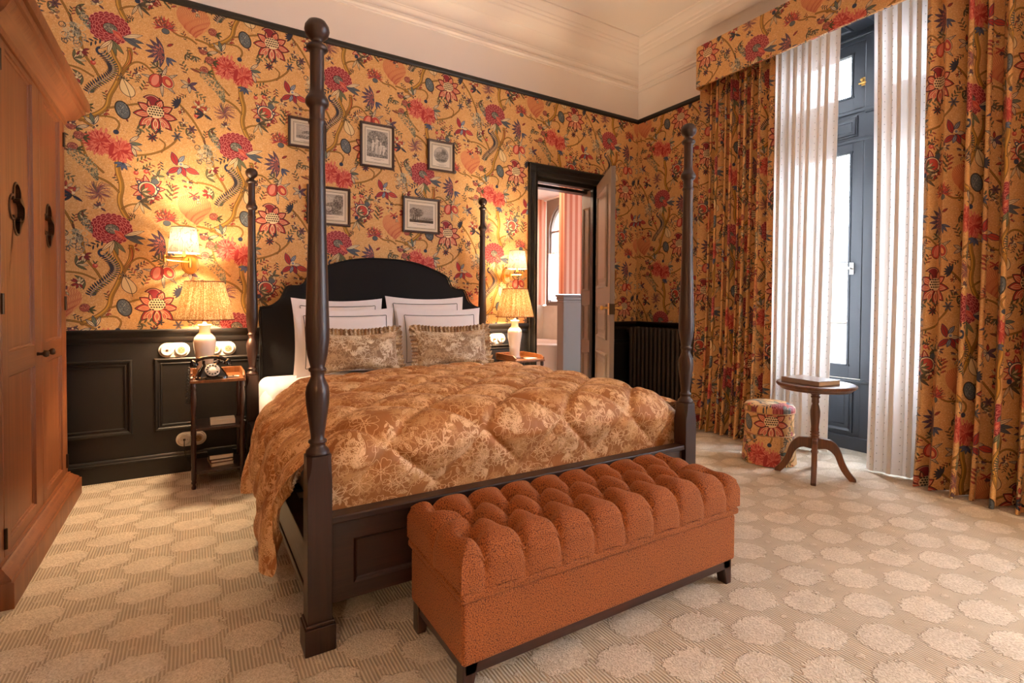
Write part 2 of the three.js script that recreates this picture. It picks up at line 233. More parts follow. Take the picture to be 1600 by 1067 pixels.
    // purple shaggy flower
    for (let i = 0; i < 90; i++) { const a = rnd() * 6.28, l = rr(0.025, 0.08), up = sin(a) < 0 ? 1 : 0.7; g.strokeStyle = [PURP, '#8a4a48', '#a5705c', '#6d5a4a'][i % 4]; g.lineWidth = 0.003; g.beginPath(); g.moveTo(-0.284, 0.52); g.quadraticCurveTo(-0.284 + cos(a) * l * 0.6, 0.52 + sin(a) * l * up, -0.284 + cos(a + 0.4) * l, 0.52 + sin(a + 0.3) * l * up); g.stroke(); } bunch(-0.275, 0.6, 0.035, PURP, 8);
    // red bulb with blue eyes
    for (const a of [2.6, 3.2, 3.9, -0.1, -0.7, 0.6, 1.3, 2.0, 4.5]) { leaf(-0.039, 0.467, a, 0.09, 0.034, a > 1 && a < 4 ? CORAL : RED, INK, 0.002); leaf(-0.039, 0.467, a, 0.078, 0.016, null, CREAM, 0.0028); }; oval(-0.04, 0.467, 0.05, 0.045, 0.4, CREAM, NAVY, 0.006); oval(-0.042, 0.47, 0.036, 0.038, 0.2, CORAL, CRIM, 0.004); for (const [x, y] of [[0.0, 0.42], [-0.085, 0.43], [0.01, 0.46]]) { dot(x, y, 0.012, NAVY); dot(x, y, 0.006, CREAM); } oval(-0.005, 0.415, 0.02, 0.018, 0, SLATE, INK, 0.002);
    // twisted red and blue flower
    for (const [x, y, a, l, col] of [[0.11, 0.3, -1.9, 0.085, RED], [0.12, 0.31, 2.5, 0.075, RED], [0.15, 0.31, 0.35, 0.085, CORAL], [0.13, 0.3, 1.2, 0.07, RED], [0.12, 0.28, -1.0, 0.055, '#8d97a8'], [0.13, 0.3, 0.0, 0.05, CREAM], [0.13, 0.31, 1.9, 0.05, '#8d97a8']]) leaf(x, y, a, l, l * 0.42, col, NAVY, 0.0028); dot(0.13, 0.29, 0.014, CREAM); dot(0.13, 0.29, 0.008, '#7d8aa0');
    // small flowers, sprays and berries
    for (const a of [0, 0.7, -0.5, 2.0, 1.3]) leaf(-0.082, 0.545, a, 0.078, 0.014, a > 1 ? CREAM : '#5e5540', INK, 0.0025); dot(-0.085, 0.525, 0.014, NAVY);
    bunch(-0.353, -0.3, 0.042, CRIM, 8); bunch(-0.375, -0.138, 0.04, RED, 9); bunch(0.227, -0.089, 0.045, CORAL, 10); bunch(-0.016, -0.666, 0.04, RED, 6);
    for (const a of [-0.5, 0.6, 1.5, 2.6, 3.6]) leaf(0.177, -0.216, a, 0.05, 0.017, a > 1 ? CREAM : PURP, NAVY, 0.003); leaf(0.177, -0.225, -1.6, 0.04, 0.014, RED); sprig(0.2, -0.18, 0.5, 0.07, [SAGE, SAGE]); sprig(0.17, -0.28, -2.0, 0.07, ['#84604a', SAGE]);
    for (let i = 0; i < 7; i++) leaf(0.125, -0.085, 2.3 + i * 0.42, 0.045, 0.012, NAVY, INK, 0.0015); bunch(0.14, -0.045, 0.026, CORAL, 5);
    for (const [x, y, a, s] of [[-0.07, -0.12, -1.2, 0.07], [-0.1, -0.239, -0.6, 0.055], [-0.106, 0.11, -0.2, 0.09], [-0.08, 0.345, 0.3, 0.07], [0.25, -0.37, -0.4, 0.09], [0.16, -0.44, 0.9, 0.06], [-0.41, 0.05, 0.5, 0.05], [0.08, -0.65, -1.4, 0.09], [0.06, 0.52, -1.3, 0.09], [0.1, 0.1, -0.9, 0.07]]) sprig(x, y, a, s, [rnd() < 0.5 ? NAVY : '#5b5a3a', rnd() < 0.5 ? CORAL : SAGE]);
    for (let i = 0; i < 8; i++) leaf(-0.017, 0.146, i * 0.8, 0.03, 0.009, i % 2 ? NAVY : CRIM, INK, 0.0015); for (let i = 0; i < 6; i++) leaf(0.112, 0.119, i * 1.05, 0.032, 0.009, '#596079', INK, 0.0015); for (let i = 0; i < 5; i++) leaf(0.006, 0.379, i * 1.26, 0.04, 0.014, i % 2 ? CREAM : '#6e7158', INK, 0.002); for (let i = 0; i < 6; i++) leaf(0.19, 0.06, i * 1.05, 0.03, 0.01, PURP, INK, 0.0015); for (let i = 0; i < 5; i++) leaf(0.02, 0.1, i * 1.26, 0.02, 0.007, NAVY, INK, 0.001);
    for (const [x, y] of [[-0.368, 0.193], [-0.349, 0.009], [0.255, -0.45], [0.26, -0.33]]) { oval(x, y, 0.024, 0.023, 0, '#9c5348', '#6a2d2a', 0.002); for (let i = 0; i < 26; i++) { const a = rnd() * 6.28, d = sqrt(rnd()) * 0.02; dot(x + cos(a) * d, y + sin(a) * d, 0.002, i % 2 ? '#d9a57a' : '#5c2a28'); } for (const a of [0.2, -0.6, 0.9]) leaf(x + 0.02, y + 0.01, a, 0.035, 0.01, '#54592f', INK, 0.0015); }
    for (const [x, y] of [[-0.05, 0.36], [-0.1, 0.375], [0.215, -0.03], [-0.3, -0.24]]) { dot(x, y, 0.013, CORAL); dot(x + 0.003, y - 0.003, 0.006, PINK); for (const a of [-2, -1]) leaf(x, y - 0.01, a, 0.022, 0.006, '#5b5a3a', INK, 0.001); }
    bunch(-0.395, 0.53, 0.045, CORAL, 7); for (const a of [2.4, 3, 3.7, 0.6]) leaf(-0.4, 0.545, a, 0.055, 0.013, NAVY); bunch(0.19, 0.12, 0.03, '#b98a6a', 6); sprig(-0.02, -0.58, 0.2, 0.075, ['#9a4a3a', '#9a4a3a']);
  }
  for (let i = -1; i <= 3; i++) for (let j = -2; j <= 3; j++) {
    const ox = i * CW, oy = -i * CH / 2 + j * CH, X = (ox + 0.3), Y = (oy + 0.3);   // lattice: one cell right is half a repeat up
    if (X < -0.5 || X > 2 * CW + 0.5 || Y < -0.75 || Y > CH + 0.75) continue;
    g.save(); g.scale(S, H / CH); g.translate(X, Y); cell(); g.restore();
  }
  return c;
}
const chintzCanvas = chintz();
// star flowers sit at 0.3 m right of and 0.3 m below a tile corner; place(sx, sy) puts one at uv (sx, sy) metres
const chintzTex = (sx, sy) => { const t = texOf(chintzCanvas, 2 * CW, CH); t.offset.set((0.3 - sx) / (2 * CW), ((CH - 0.3) - sy) / CH); return t; };

// tan satin with cream line flowers (quilt and cushions)
function lineFlowers(base, c1, c2) {
  const N = 1024, M = 0.62, S = N / M, c = canvasOf(N, N), g = c.getContext('2d'); g.fillStyle = base; g.fillRect(0, 0, N, N); g.scale(S, S); g.lineCap = 'round';
  seed(5);
  const col = () => (rnd() < 0.6 ? c1 : c2);
  const wrap = (x, y, f) => { for (const ox of [-M, 0, M]) for (const oy of [-M, 0, M]) { if (x + ox < -0.16 || x + ox > M + 0.16 || y + oy < -0.16 || y + oy > M + 0.16) continue; g.save(); g.translate(x + ox, y + oy); const k = seedState; f(); g.restore(); if (!(ox === M && oy === M)) seedState = k; } };
  const leafL = (a, l, w) => { g.save(); g.rotate(a); g.beginPath(); g.moveTo(0, 0); g.quadraticCurveTo(l * 0.45, w, l, 0); g.quadraticCurveTo(l * 0.45, -w, 0, 0); g.moveTo(0, 0); g.lineTo(l * 0.8, 0); g.stroke(); for (let i = 1; i < 4; i++) { g.beginPath(); g.moveTo(l * i * 0.2, 0); g.lineTo(l * (i * 0.2 + 0.1), w * 0.4); g.moveTo(l * i * 0.2, 0); g.lineTo(l * (i * 0.2 + 0.1), -w * 0.4); g.stroke(); } g.restore(); };
  for (let n = 0; n < 225; n++) {
    const x = rnd() * M, y = rnd() * M, kind = rnd(), s = rr(0.02, 0.048), a0 = rnd() * 6.28, cc = col(), lw = rr(0.0015, 0.0024), np = 5 + floor(rnd() * 3);
    wrap(x, y, () => {
      g.strokeStyle = cc; g.lineWidth = lw;
      if (kind < 0.42) { for (let i = 0; i < np; i++) { const a = a0 + i / np * 6.283; g.beginPath(); g.moveTo(0, 0); g.bezierCurveTo(cos(a - 0.6) * s, sin(a - 0.6) * s, cos(a - 0.3) * s * 1.4, sin(a - 0.3) * s * 1.4, cos(a) * s, sin(a) * s); g.bezierCurveTo(cos(a + 0.3) * s * 1.4, sin(a + 0.3) * s * 1.4, cos(a + 0.6) * s, sin(a + 0.6) * s, 0, 0); g.stroke(); } g.beginPath(); g.arc(0, 0, s * 0.25, 0, 6.3); g.stroke(); for (let i = 0; i < 8; i++) { const a = i * 0.785; g.beginPath(); g.moveTo(cos(a) * s * 0.3, sin(a) * s * 0.3); g.lineTo(cos(a) * s * 0.55, sin(a) * s * 0.55); g.stroke(); } }
      else if (kind < 0.72) { g.beginPath(); g.moveTo(0, 0); g.quadraticCurveTo(cos(a0 + 0.6) * s * 1.6, sin(a0 + 0.6) * s * 1.6, cos(a0) * s * 3, sin(a0) * s * 3); g.stroke(); for (let i = 0; i < 5; i++) { g.save(); g.translate(cos(a0 + 0.25) * s * (0.5 + i * 0.5), sin(a0 + 0.25) * s * (0.5 + i * 0.5)); leafL(a0 + (i % 2 ? 1 : -1) * 0.9, s * 0.9, s * 0.32); g.restore(); } }
      else { for (let i = -2; i <= 2; i++) leafL(a0 + i * 0.42, s * 1.4, s * 0.3); g.beginPath(); g.arc(0, 0, s * 0.9, a0 + 2.4, a0 + 4); g.stroke(); }
    });
  }
  return c;
}
const lineTex = texOf(lineFlowers('#aa6e38', '#eec795', '#cd9a62'), 0.62, 0.62), cushTex = texOf(lineFlowers('#92704c', '#e8d6b6', '#c5a67e'), 0.62, 0.62);
// pucker of the quilted cloth
const puckerTex = dataTex(512, 512, (u, v) => 0.6 * fbm(u * 28, v * 9, 4, 28, 9) + 0.4 * fbm(u * 60, v * 24, 3, 60, 24), 0.7, 0.7, false);
const weaveTex = dataTex(256, 256, (u, v) => 0.5 + 0.25 * sin(u * 2 * PI * 64) * sin(v * 2 * PI * 64) + 0.25 * (fbm(u * 40, v * 40, 2, 40, 40) - 0.5), 0.12, 0.12, false);

// carpet: oval pile islands on a ribbed ground; tile 2 x 2 repeats
const CPX = 0.318, CPZ = 0.24;
function carpetAt(u, v) {
  const x = u * 2 * CPX, z = v * 2 * CPZ; let best = 9, small = 9;
  const jag = 0.3 * (fbm(u * 90, v * 70, 2, 90, 70) - 0.5) + 0.3 * (fbm(u * 26, v * 20, 2, 26, 20) - 0.5);
  for (let i = -1; i <= 5; i++) for (let j = -1; j <= 5; j++) {
    if ((i + j) % 2) continue;
    const dx = (x - i * CPX / 2), dz = (z - j * CPZ / 2); best = min(best, pow(pow(abs(dx) / 0.092, 2.6) + pow(abs(dz) / 0.071, 2.6), 1 / 2.6));
  }
  for (let i = -1; i <= 9; i++) for (let j = -1; j <= 9; j++) { if ((i + j) % 2 === 0) continue; small = min(small, hypot(x - i * CPX / 2, (z - j * CPZ / 2) * 1.2)); }
  const pile = clamp((1.0 + jag - best) * 14), star = clamp((0.013 + jag * 0.06 - small) * 300) * 0.6;
  return [max(pile, star), x, z];
}
const NZ = 0.0106;
const carpetMap = dataTex(1024, 768, (u, v) => {
  const [p, x] = carpetAt(u, v), rib = pow(0.5 + 0.5 * sin(x / NZ * 2 * PI), 1.2), tuft = fbm(u * 150, v * 113, 2, 150, 113), n = fbm(u * 10, v * 8, 3, 10, 8);
  return mixc(mixc(hex(0xad9d86), hex(0xd5c6af), rib), mixc(hex(0xc1b29b), hex(0xdfd2bf), clamp(tuft * 1.5 - 0.2)), p).map((c) => c * (0.95 + 0.1 * n));
}, 2 * CPX, 2 * CPZ);
const carpetBump = dataTex(1024, 768, (u, v) => { const [p, x] = carpetAt(u, v), rib = 0.5 + 0.5 * sin(x / NZ * 2 * PI), tuft = fbm(u * 150, v * 113, 2, 150, 113); return lerp(rib * 0.3, 0.55 + 0.45 * tuft, p); }, 2 * CPX, 2 * CPZ, false);

// wood: long grain along v
function wood(dark, light, w, h, mw, mh, rings = 9, contrast = 1) {
  return dataTex(w, h, (u, v) => {
    const warp = fbm(u * 3, v * 1, 3, 3, 1) * 1.6, g1 = fbm(u * rings * 3 + warp * 2, v * 2, 3, rings * 3, 2), fib = fbm(u * w / 4, v * 8, 2, w / 4, 8);
    return mixc(dark, light, clamp(0.5 + contrast * ((g1 - 0.5) * 1.1 + (fib - 0.5) * 0.55)));
  }, mw, mh);
}
const bumpGrain = dataTex(256, 256, (u, v) => fbm(u * 64, v * 4, 3, 64, 4), 0.3, 0.9, false);
const pebble = dataTex(512, 512, (u, v) => { let b = 9; const x = u * 64, y = v * 64, ix = floor(x), iy = floor(y); for (let i = -1; i <= 1; i++) for (let j = -1; j <= 1; j++) { const a = ((ix + i) % 64 + 64) % 64, c = ((iy + j) % 64 + 64) % 64; b = min(b, hypot(x - ix - i - 0.15 - 0.7 * hash2(a, c), y - iy - j - 0.15 - 0.7 * hash2(c + 91, a + 7))); } return clamp(1.15 - b * 1.35); }, 0.27, 0.27, false);
const pebbleCol = dataTex(512, 512, (u, v) => { let b = 9; const x = u * 64, y = v * 64, ix = floor(x), iy = floor(y); for (let i = -1; i <= 1; i++) for (let j = -1; j <= 1; j++) { const a = ((ix + i) % 64 + 64) % 64, c = ((iy + j) % 64 + 64) % 64; b = min(b, hypot(x - ix - i - 0.15 - 0.7 * hash2(a, c), y - iy - j - 0.15 - 0.7 * hash2(c + 91, a + 7))); } return mixc(hex(0x58250a), hex(0xb2682e), clamp(1.25 - b * 1.45)); }, 0.27, 0.27);
const plasterTex = dataTex(256, 256, (u, v) => fbm(u * 12, v * 12, 4, 12, 12), 1.2, 1.2, false);

// ---------- materials ----------
const M = {
  paperBack: std({ map: chintzTex(-0.189, 2.239), roughness: 0.82, bumpMap: weaveTex, bumpScale: 0.0004 }),
  paperWindow: std({ map: chintzTex(0.55, 2.84), roughness: 0.82, bumpMap: weaveTex, bumpScale: 0.0004 }),
  paperLeft: std({ map: chintzTex(0.2, 2.3), roughness: 0.82 }),
  drape: phys({ map: chintzTex(0.1, 1.2), roughness: 0.55, sheen: 0.35, sheenColor: new THREE.Color(0.9, 0.7, 0.45), sheenRoughness: 0.4, side: THREE.DoubleSide, bumpMap: weaveTex, bumpScale: 0.0003 }),
  stool: phys({ map: chintzTex(0.83, 0.29), roughness: 0.6, sheen: 0.3, sheenColor: new THREE.Color(0.9, 0.75, 0.55), side: THREE.DoubleSide }),
  quilt: phys({ map: lineTex, roughness: 0.62, sheen: 0.35, sheenColor: new THREE.Color(0.95, 0.75, 0.5), sheenRoughness: 0.35, bumpMap: puckerTex, bumpScale: 0.003, side: THREE.DoubleSide }),
  cushion: phys({ map: cushTex, roughness: 0.55, sheen: 0.4, sheenColor: new THREE.Color(0.95, 0.8, 0.6), bumpMap: weaveTex, bumpScale: 0.0006, side: THREE.DoubleSide }),
  carpet: std({ map: carpetMap, bumpMap: carpetBump, bumpScale: 0.006, roughness: 0.97 }),
  white: std({ color: 0xece4de, roughness: 0.85, bumpMap: plasterTex, bumpScale: 0.0006 }),
  blackPaint: phys({ color: 0x100d0b, roughness: 0.45, clearcoat: 0.1, clearcoatRoughness: 0.4 }),
  greyPaint: std({ color: 0x7a6c60, roughness: 0.5 }),
  windowPaint: phys({ color: 0x2f3339, roughness: 0.38, clearcoat: 0.2, clearcoatRoughness: 0.35 }),
  bedWood: phys({ map: wood(hex(0x1e0f0a), hex(0x3e2116), 512, 512, 0.5, 1.4, 8, 0.8), roughness: 0.42, bumpMap: bumpGrain, bumpScale: 0.0004, clearcoat: 0.15, clearcoatRoughness: 0.35 }),
  darkWood: phys({ map: wood(hex(0x25110c), hex(0x47231a), 512, 512, 0.4, 1.0, 8, 0.8), roughness: 0.36, clearcoat: 0.3, clearcoatRoughness: 0.3 }),
  walnut: phys({ map: wood(hex(0x4a2a18), hex(0x80512f), 512, 512, 0.35, 0.9, 8, 0.9), roughness: 0.32, clearcoat: 0.35, clearcoatRoughness: 0.25 }),
  trayWood: phys({ map: wood(hex(0x5c3216), hex(0x8f5a2c), 512, 512, 0.35, 0.9, 8, 0.9), roughness: 0.36, clearcoat: 0.25, clearcoatRoughness: 0.3 }),
  cherry: phys({ map: wood(hex(0x66371b), hex(0x8f552c), 512, 1024, 0.6, 1.6, 7, 0.7), roughness: 0.45, bumpMap: bumpGrain, bumpScale: 0.0003, clearcoat: 0.12, clearcoatRoughness: 0.4 }),
  velvet: phys({ color: 0x0d0a0c, roughness: 0.95, sheen: 0.25, sheenColor: new THREE.Color(0.25, 0.2, 0.28), sheenRoughness: 0.5, bumpMap: plasterTex, bumpScale: 0.0015 }),
  linen: std({ color: 0xeee7e6, roughness: 0.9, bumpMap: weaveTex, bumpScale: 0.0003, side: THREE.DoubleSide }),
  piping: std({ color: 0x24332c, roughness: 0.8 }),
  bench: phys({ map: pebbleCol, bumpMap: pebble, bumpScale: 0.0016, roughness: 0.85, sheen: 0.25, sheenColor: new THREE.Color(1, 0.6, 0.35), sheenRoughness: 0.5 }),
  brass: std({ color: 0xd0a45a, metalness: 1, roughness: 0.28 }),
  bronze: std({ color: 0x4a3a2c, metalness: 0.9, roughness: 0.4 }),
  steel: std({ color: 0xb9b6b0, metalness: 1, roughness: 0.25 }),
  iron: std({ color: 0x3a3029, roughness: 0.55, metalness: 0.3 }),
  bakelite: phys({ color: 0x060506, roughness: 0.12, clearcoat: 1, clearcoatRoughness: 0.05 }),
  china: phys({ color: 0xe9e2d9, roughness: 0.18, clearcoat: 0.8, clearcoatRoughness: 0.08 }),
  porcelain: phys({ color: 0xdcd3c6, roughness: 0.25, clearcoat: 0.5, clearcoatRoughness: 0.1 }),
  paper: std({ color: 0xe9e0d0, roughness: 0.9 }),
  socketDark: std({ color: 0x3b2a1c, roughness: 0.6 }),
  rubber: std({ color: 0x0c0a0a, roughness: 0.55 }),
  glass: phys({ color: 0xffffff, roughness: 0.02, transmission: 1, thickness: 0, ior: 1.5 }),
  globe: phys({ color: 0xfff6e8, roughness: 0.9, transmission: 0.6, thickness: 0 }),
  bulb: std({ color: 0xfff0d0, emissive: new THREE.Color(1.0, 0.66, 0.34), emissiveIntensity: 6 }),
};
// ---------- the room ----------
const XL = -1.2, XR = 3.921, ZB = 0, ZF = 5.4, YC = 3.6, RAIL = 2.962, DADO = 0.911;
const DX0 = 2.665, DX1 = 3.39, DY = 2.25;                  // bathroom door opening
const WZ0 = 1.27, WZ1 = 2.73, WY = 3.12, VZ0 = 4.12, VZ1 = 5.2, VY0 = 0.3;                   // tall window opening, then the added unseen window
const planeXY = (x0, x1, y0, y1, z, flip) => { const g = new THREE.PlaneGeometry(x1 - x0, y1 - y0); if (flip) g.rotateY(PI); g.translate((x0 + x1) / 2, (y0 + y1) / 2, z); return muv(g); };
{
  const fl = span(XL - 0.2, XR + 0.36, -0.12, 0, ZB, ZF + 0.2, 0); struct('floor', fl, M.carpet, 'beige carpet with oval pile islands on ribbed ground');
  // ceiling slab and mitred cornice running round the room
  const cg = structGroup('ceiling', 'off-white ceiling with stepped cornice');
  part('ceiling_slab', span(XL - 0.2, XR + 0.2, YC, YC + 0.15, ZB - 0.2, ZF + 0.2, 0), M.white, cg);
  const prof = [[0, 3.262], [0.012, 3.262], [0.016, 3.275], [0.03, 3.285], [0.03, 3.305], [0.022, 3.312], [0.03, 3.33], [0.036, 3.345], [0.042, 3.352], [0.042, 3.362]];
  for (let i = 0; i <= 10; i++) { const a = i / 10 * PI / 2; prof.push([0.045 + 0.085 * (1 - cos(a)), 3.365 + 0.095 * sin(a)]); }
  prof.push([0.195, 3.505], [0.205, 3.508], [0.215, 3.52], [0.24, 3.532], [0.245, 3.54], [0.27, 3.548], [0.275, 3.557], [0.3, 3.575], [0.325, 3.585], [0.34, 3.588], [0.342, YC + 0.002]);
  const w = XR - XL, h = ZF - ZB, cor = frame(w, h, prof.map(([d, y]) => [d, y]), false);
  cor.applyMatrix4(new THREE.Matrix4().set(1, 0, 0, (XL + XR) / 2, 0, 0, 1, 0, 0, 1, 0, (ZB + ZF) / 2, 0, 0, 0, 1));
  part('cornice', creased(cor, 0.35), M.white, cg);
}
// profiles [out, up]
const RAILP = [[0, -0.022], [0.012, -0.02], [0.02, -0.008], [0.02, 0.008], [0.012, 0.02], [0, 0.022]];
const DADOP = [[0, -0.082], [0.008, -0.08], [0.012, -0.068], [0.012, -0.05], [0.02, -0.04], [0.03, -0.028], [0.034, -0.02], [0.034, -0.006], [0.028, 0], [0, 0]];
const BASEP = [[0, 0], [0.02, 0], [0.02, 0.098], [0.024, 0.1], [0.024, 0.108], [0.018, 0.112], [0.016, 0.122], [0.008, 0.13], [0, 0.13]];
const PANEL = [[0, 0], [0.001, 0.01], [0.007, 0.014], [0.016, 0.012], [0.022, 0.005], [0.03, 0.004], [0.034, 0.008], [0.04, 0.006], [0.043, 0.001]];
const panelOn = (x0, x1, y0, y1) => frame(x1 - x0, y1 - y0, PANEL, false, (x0 + x1) / 2, (y0 + y1) / 2, 0);
{
  // back wall: wainscot, wallpaper, frieze, each with the door opening left out
  const wb = structGroup('wall_back', 'wall with floral wallpaper over black wainscot, behind the bed');
  const hole = (y0, y1) => [[XL - 0.2, DX0, y0, y1], [DX1, XR + 0.2, y0, y1]];
  const slab = (list, z0 = -0.22) => list.map(([a, b, c, d]) => span(a, b, c, d, z0, 0, 0));
  part('wallpaper', slab([...hole(DADO - 0.01, DY), [XL - 0.2, XR + 0.2, DY, RAIL]]), M.paperBack, wb, 'ochre wallpaper printed with red flowers and branching trees');
  part('frieze', slab([[XL - 0.2, XR + 0.2, RAIL, YC]]), M.white, wb, 'plain off-white frieze');
  part('wainscot', slab(hole(0, DADO - 0.01)), M.blackPaint, wb, 'black painted wainscot');
  for (const [a, b] of [[-0.86, -0.316], [-0.206, 0.42], [0.52, 1.12], [1.22, 1.82], [1.92, 2.5], [3.54, 3.87]]) part('panel_moulding', panelOn(a, b, 0.272, 0.728), M.blackPaint, wb);
  struct('trim_1', mould(RAILP, XL, XR).translate(0, RAIL, 0), M.blackPaint, 'thin black picture rail above the bed wall');
  const d1 = structGroup('trim_2', 'black dado rail on the bed wall'); part('rail', mould(DADOP, XL, DX0 - 0.1).translate(0, DADO, 0), M.blackPaint, d1); part('rail', mould(DADOP, DX1 + 0.1, XR).translate(0, DADO, 0), M.blackPaint, d1);
  const b1 = structGroup('baseboard_back', 'black baseboard on the bed wall'); part('board', mould(BASEP, XL, DX0 - 0.1), M.blackPaint, b1); part('board', mould(BASEP, DX1 + 0.1, XR), M.blackPaint, b1);
}
{
  // window wall, built along x and turned: local x -> world z
  const toW = (g) => g.applyMatrix4(new THREE.Matrix4().set(0, 0, -1, XR, 0, 1, 0, 0, 1, 0, 0, 0, 0, 0, 0, 1));
  const ww = structGroup('wall_window', 'floral papered wall holding the tall window');
  const sl = (list) => list.map(([a, b, c, d]) => span(XR, XR + 0.42, c, d, a, b, 0));
  part('wallpaper', sl([[ZB, WZ0, DADO - 0.01, RAIL], [WZ1, VZ0, DADO - 0.01, RAIL], [VZ1, ZF, DADO - 0.01, RAIL]]), M.paperWindow, ww);
  part('frieze', sl([[ZB, WZ0, RAIL, YC], [WZ1, ZF, RAIL, YC], [WZ0, WZ1, WY, YC]].map((q) => q)), M.white, ww);
  part('wainscot', sl([[ZB, WZ0, 0, DADO - 0.01], [WZ1, VZ0, 0, DADO - 0.01], [VZ1, ZF, 0, DADO - 0.01], [VZ0, VZ1, 0, VY0]]), M.blackPaint, ww);
  const t = structGroup('trim_3', 'thin black picture rail on the window wall'), d = structGroup('trim_4', 'black dado rail on the window wall'), b = structGroup('baseboard_window', 'black baseboard on the window wall');
  for (const [a, c] of [[ZB, WZ0], [WZ1, VZ0], [VZ1, ZF]]) { part('rail', toW(mould(RAILP, a, c).translate(0, RAIL, 0)), M.blackPaint, t); part('rail', toW(mould(DADOP, a, c).translate(0, DADO, 0)), M.blackPaint, d); part('board', toW(mould(BASEP, a, c)), M.blackPaint, b); }
  // left and rear walls
  const wl = structGroup('wall_left', 'floral papered wall behind the wardrobe');
  part('wallpaper', span(XL - 0.2, XL, DADO, RAIL, ZB, ZF, 0), M.paperLeft, wl); part('frieze', span(XL - 0.2, XL, RAIL, YC, ZB, ZF, 0), M.white, wl); part('wainscot', span(XL - 0.2, XL, 0, DADO, ZB, ZF, 0), M.blackPaint, wl);
  const wf = structGroup('wall_front', 'floral papered wall facing the bed');
  part('wallpaper', span(XL - 0.2, XR + 0.42, DADO, RAIL, ZF, ZF + 0.2, 0), M.paperLeft, wf); part('frieze', span(XL - 0.2, XR + 0.42, RAIL, YC, ZF, ZF + 0.2, 0), M.white, wf); part('wainscot', span(XL - 0.2, XR + 0.42, 0, DADO, ZF, ZF + 0.2, 0), M.blackPaint, wf);
}
// ---------- door casing, jamb and open leaf ----------
{
  const t = structGroup('trim_5', 'black moulded casing round the bathroom door');
  const CP = [[0, 0], [0, 0.028], [0.012, 0.034], [0.02, 0.03], [0.028, 0.02], [0.06, 0.022], [0.07, 0.03], [0.082, 0.026], [0.1, 0.012], [0.1, 0]];
  const leftCas = mould(CP.map(([a, b]) => [b, a]), 0, DY + 0.1);   // swept along x, then stood up
  leftCas.applyMatrix4(new THREE.Matrix4().set(0, 1, 0, DX0 - 0.1, 1, 0, 0, 0, 0, 0, 1, 0, 0, 0, 0, 1)); part('casing', leftCas, M.blackPaint, t);
  const rightCas = mould(CP.map(([a, b]) => [b, -a]), 0, DY + 0.1).applyMatrix4(new THREE.Matrix4().set(0, 1, 0, DX1 + 0.1, 1, 0, 0, 0, 0, 0, 1, 0, 0, 0, 0, 1)); part('casing', rightCas, M.blackPaint, t);
  part('head', mould(CP.map(([a, b]) => [b, -a]), DX0 - 0.1, DX1 + 0.1).translate(0, DY + 0.1, 0), M.blackPaint, t);
  // stepped jamb lining; the reveal towards the hinges is panelled
  part('lining', [span(DX0 - 0.02, DX0, 0, DY, -0.25, 0.002), span(DX1, DX1 + 0.02, 0, DY, -0.25, 0.002), span(DX0 - 0.02, DX1 + 0.02, DY - 0.001, DY + 0.02, -0.25, 0.002), span(DX0, DX1, DY - 0.035, DY, -0.09, -0.05), span(DX0, DX1, DY - 0.06, DY - 0.03, -0.25, -0.16), span(DX0, DX0 + 0.02, 0, DY - 0.03, -0.09, -0.05), span(DX1 - 0.02, DX1, 0, DY - 0.03, -0.09, -0.05)], M.blackPaint, t);
  const rev = [[1.22, 2.05], [0.72, 1.08], [0.12, 0.6]].map(([a, b]) => { const g = frame(0.1, b - a, PANEL.map(([d, z]) => [d * 0.55, z]), false, 0, (a + b) / 2, 0); g.rotateY(-PI / 2); g.translate(DX1 - 0.001, 0, -0.165); return g; });
  for (const g of rev) part('panel_moulding', g, M.greyPaint, t);
  part('reveal', span(DX1 - 0.004, DX1 + 0.001, 0, DY - 0.035, -0.235, -0.095, 0), M.greyPaint, t);
  // leaf
  const leafW = 0.735, leafH = 2.225, ang = atan2(0.68, -0.42);
  const dr = structGroup('door_1', 'grey panelled door standing open against the bathroom doorway');
  dr.position.set(DX1 - 0.015, 0.012, 0.025); dr.rotation.y = -ang;
  part('door_panel', span(0, leafW, 0, leafH, -0.02, 0.02), M.greyPaint, dr);
  const DP = [[0, 0.0], [0.003, 0.014], [0.014, 0.018], [0.024, 0.012], [0.03, 0.004], [0.034, 0.001], [0.055, 0.001], [0.06, 0.004], [0.085, 0.012], [0.092, 0.012]];
  for (const s of [1, -1]) for (const [a, b] of [[1.22, 2.1], [0.76, 1.07], [0.14, 0.64]]) {
    const g = frame(leafW - 0.22, b - a, DP, true, leafW / 2, (a + b) / 2, 0); if (s < 0) { g.translate(-leafW / 2, 0, 0); g.rotateY(PI); g.translate(leafW / 2, 0, 0); } g.translate(0, 0, s * 0.0201); part('raised_panel', g, M.greyPaint, dr);
  }
  part('lock_case', bx(0.012, 0.09, 0.046, leafW + 0.001, 1.03, 0), M.bronze, dr);
  for (const s of [1, -1]) { part('escutcheon', bx(0.05, 0.1, 0.006, leafW - 0.035, 1.03, s * 0.023), M.brass, dr); part('door_knob', [cyl(0.008, 0.008, 0.05, 10, leafW - 0.04, 1.04, s * 0.045, 'z'), lathe([[0, 0], [0.014, 0.002], [0.02, 0.012], [0.018, 0.024], [0.008, 0.03], [0, 0.031]], 16).rotateX(s * PI / 2).translate(leafW - 0.04, 1.04, s * 0.065)], M.brass, dr); }
}
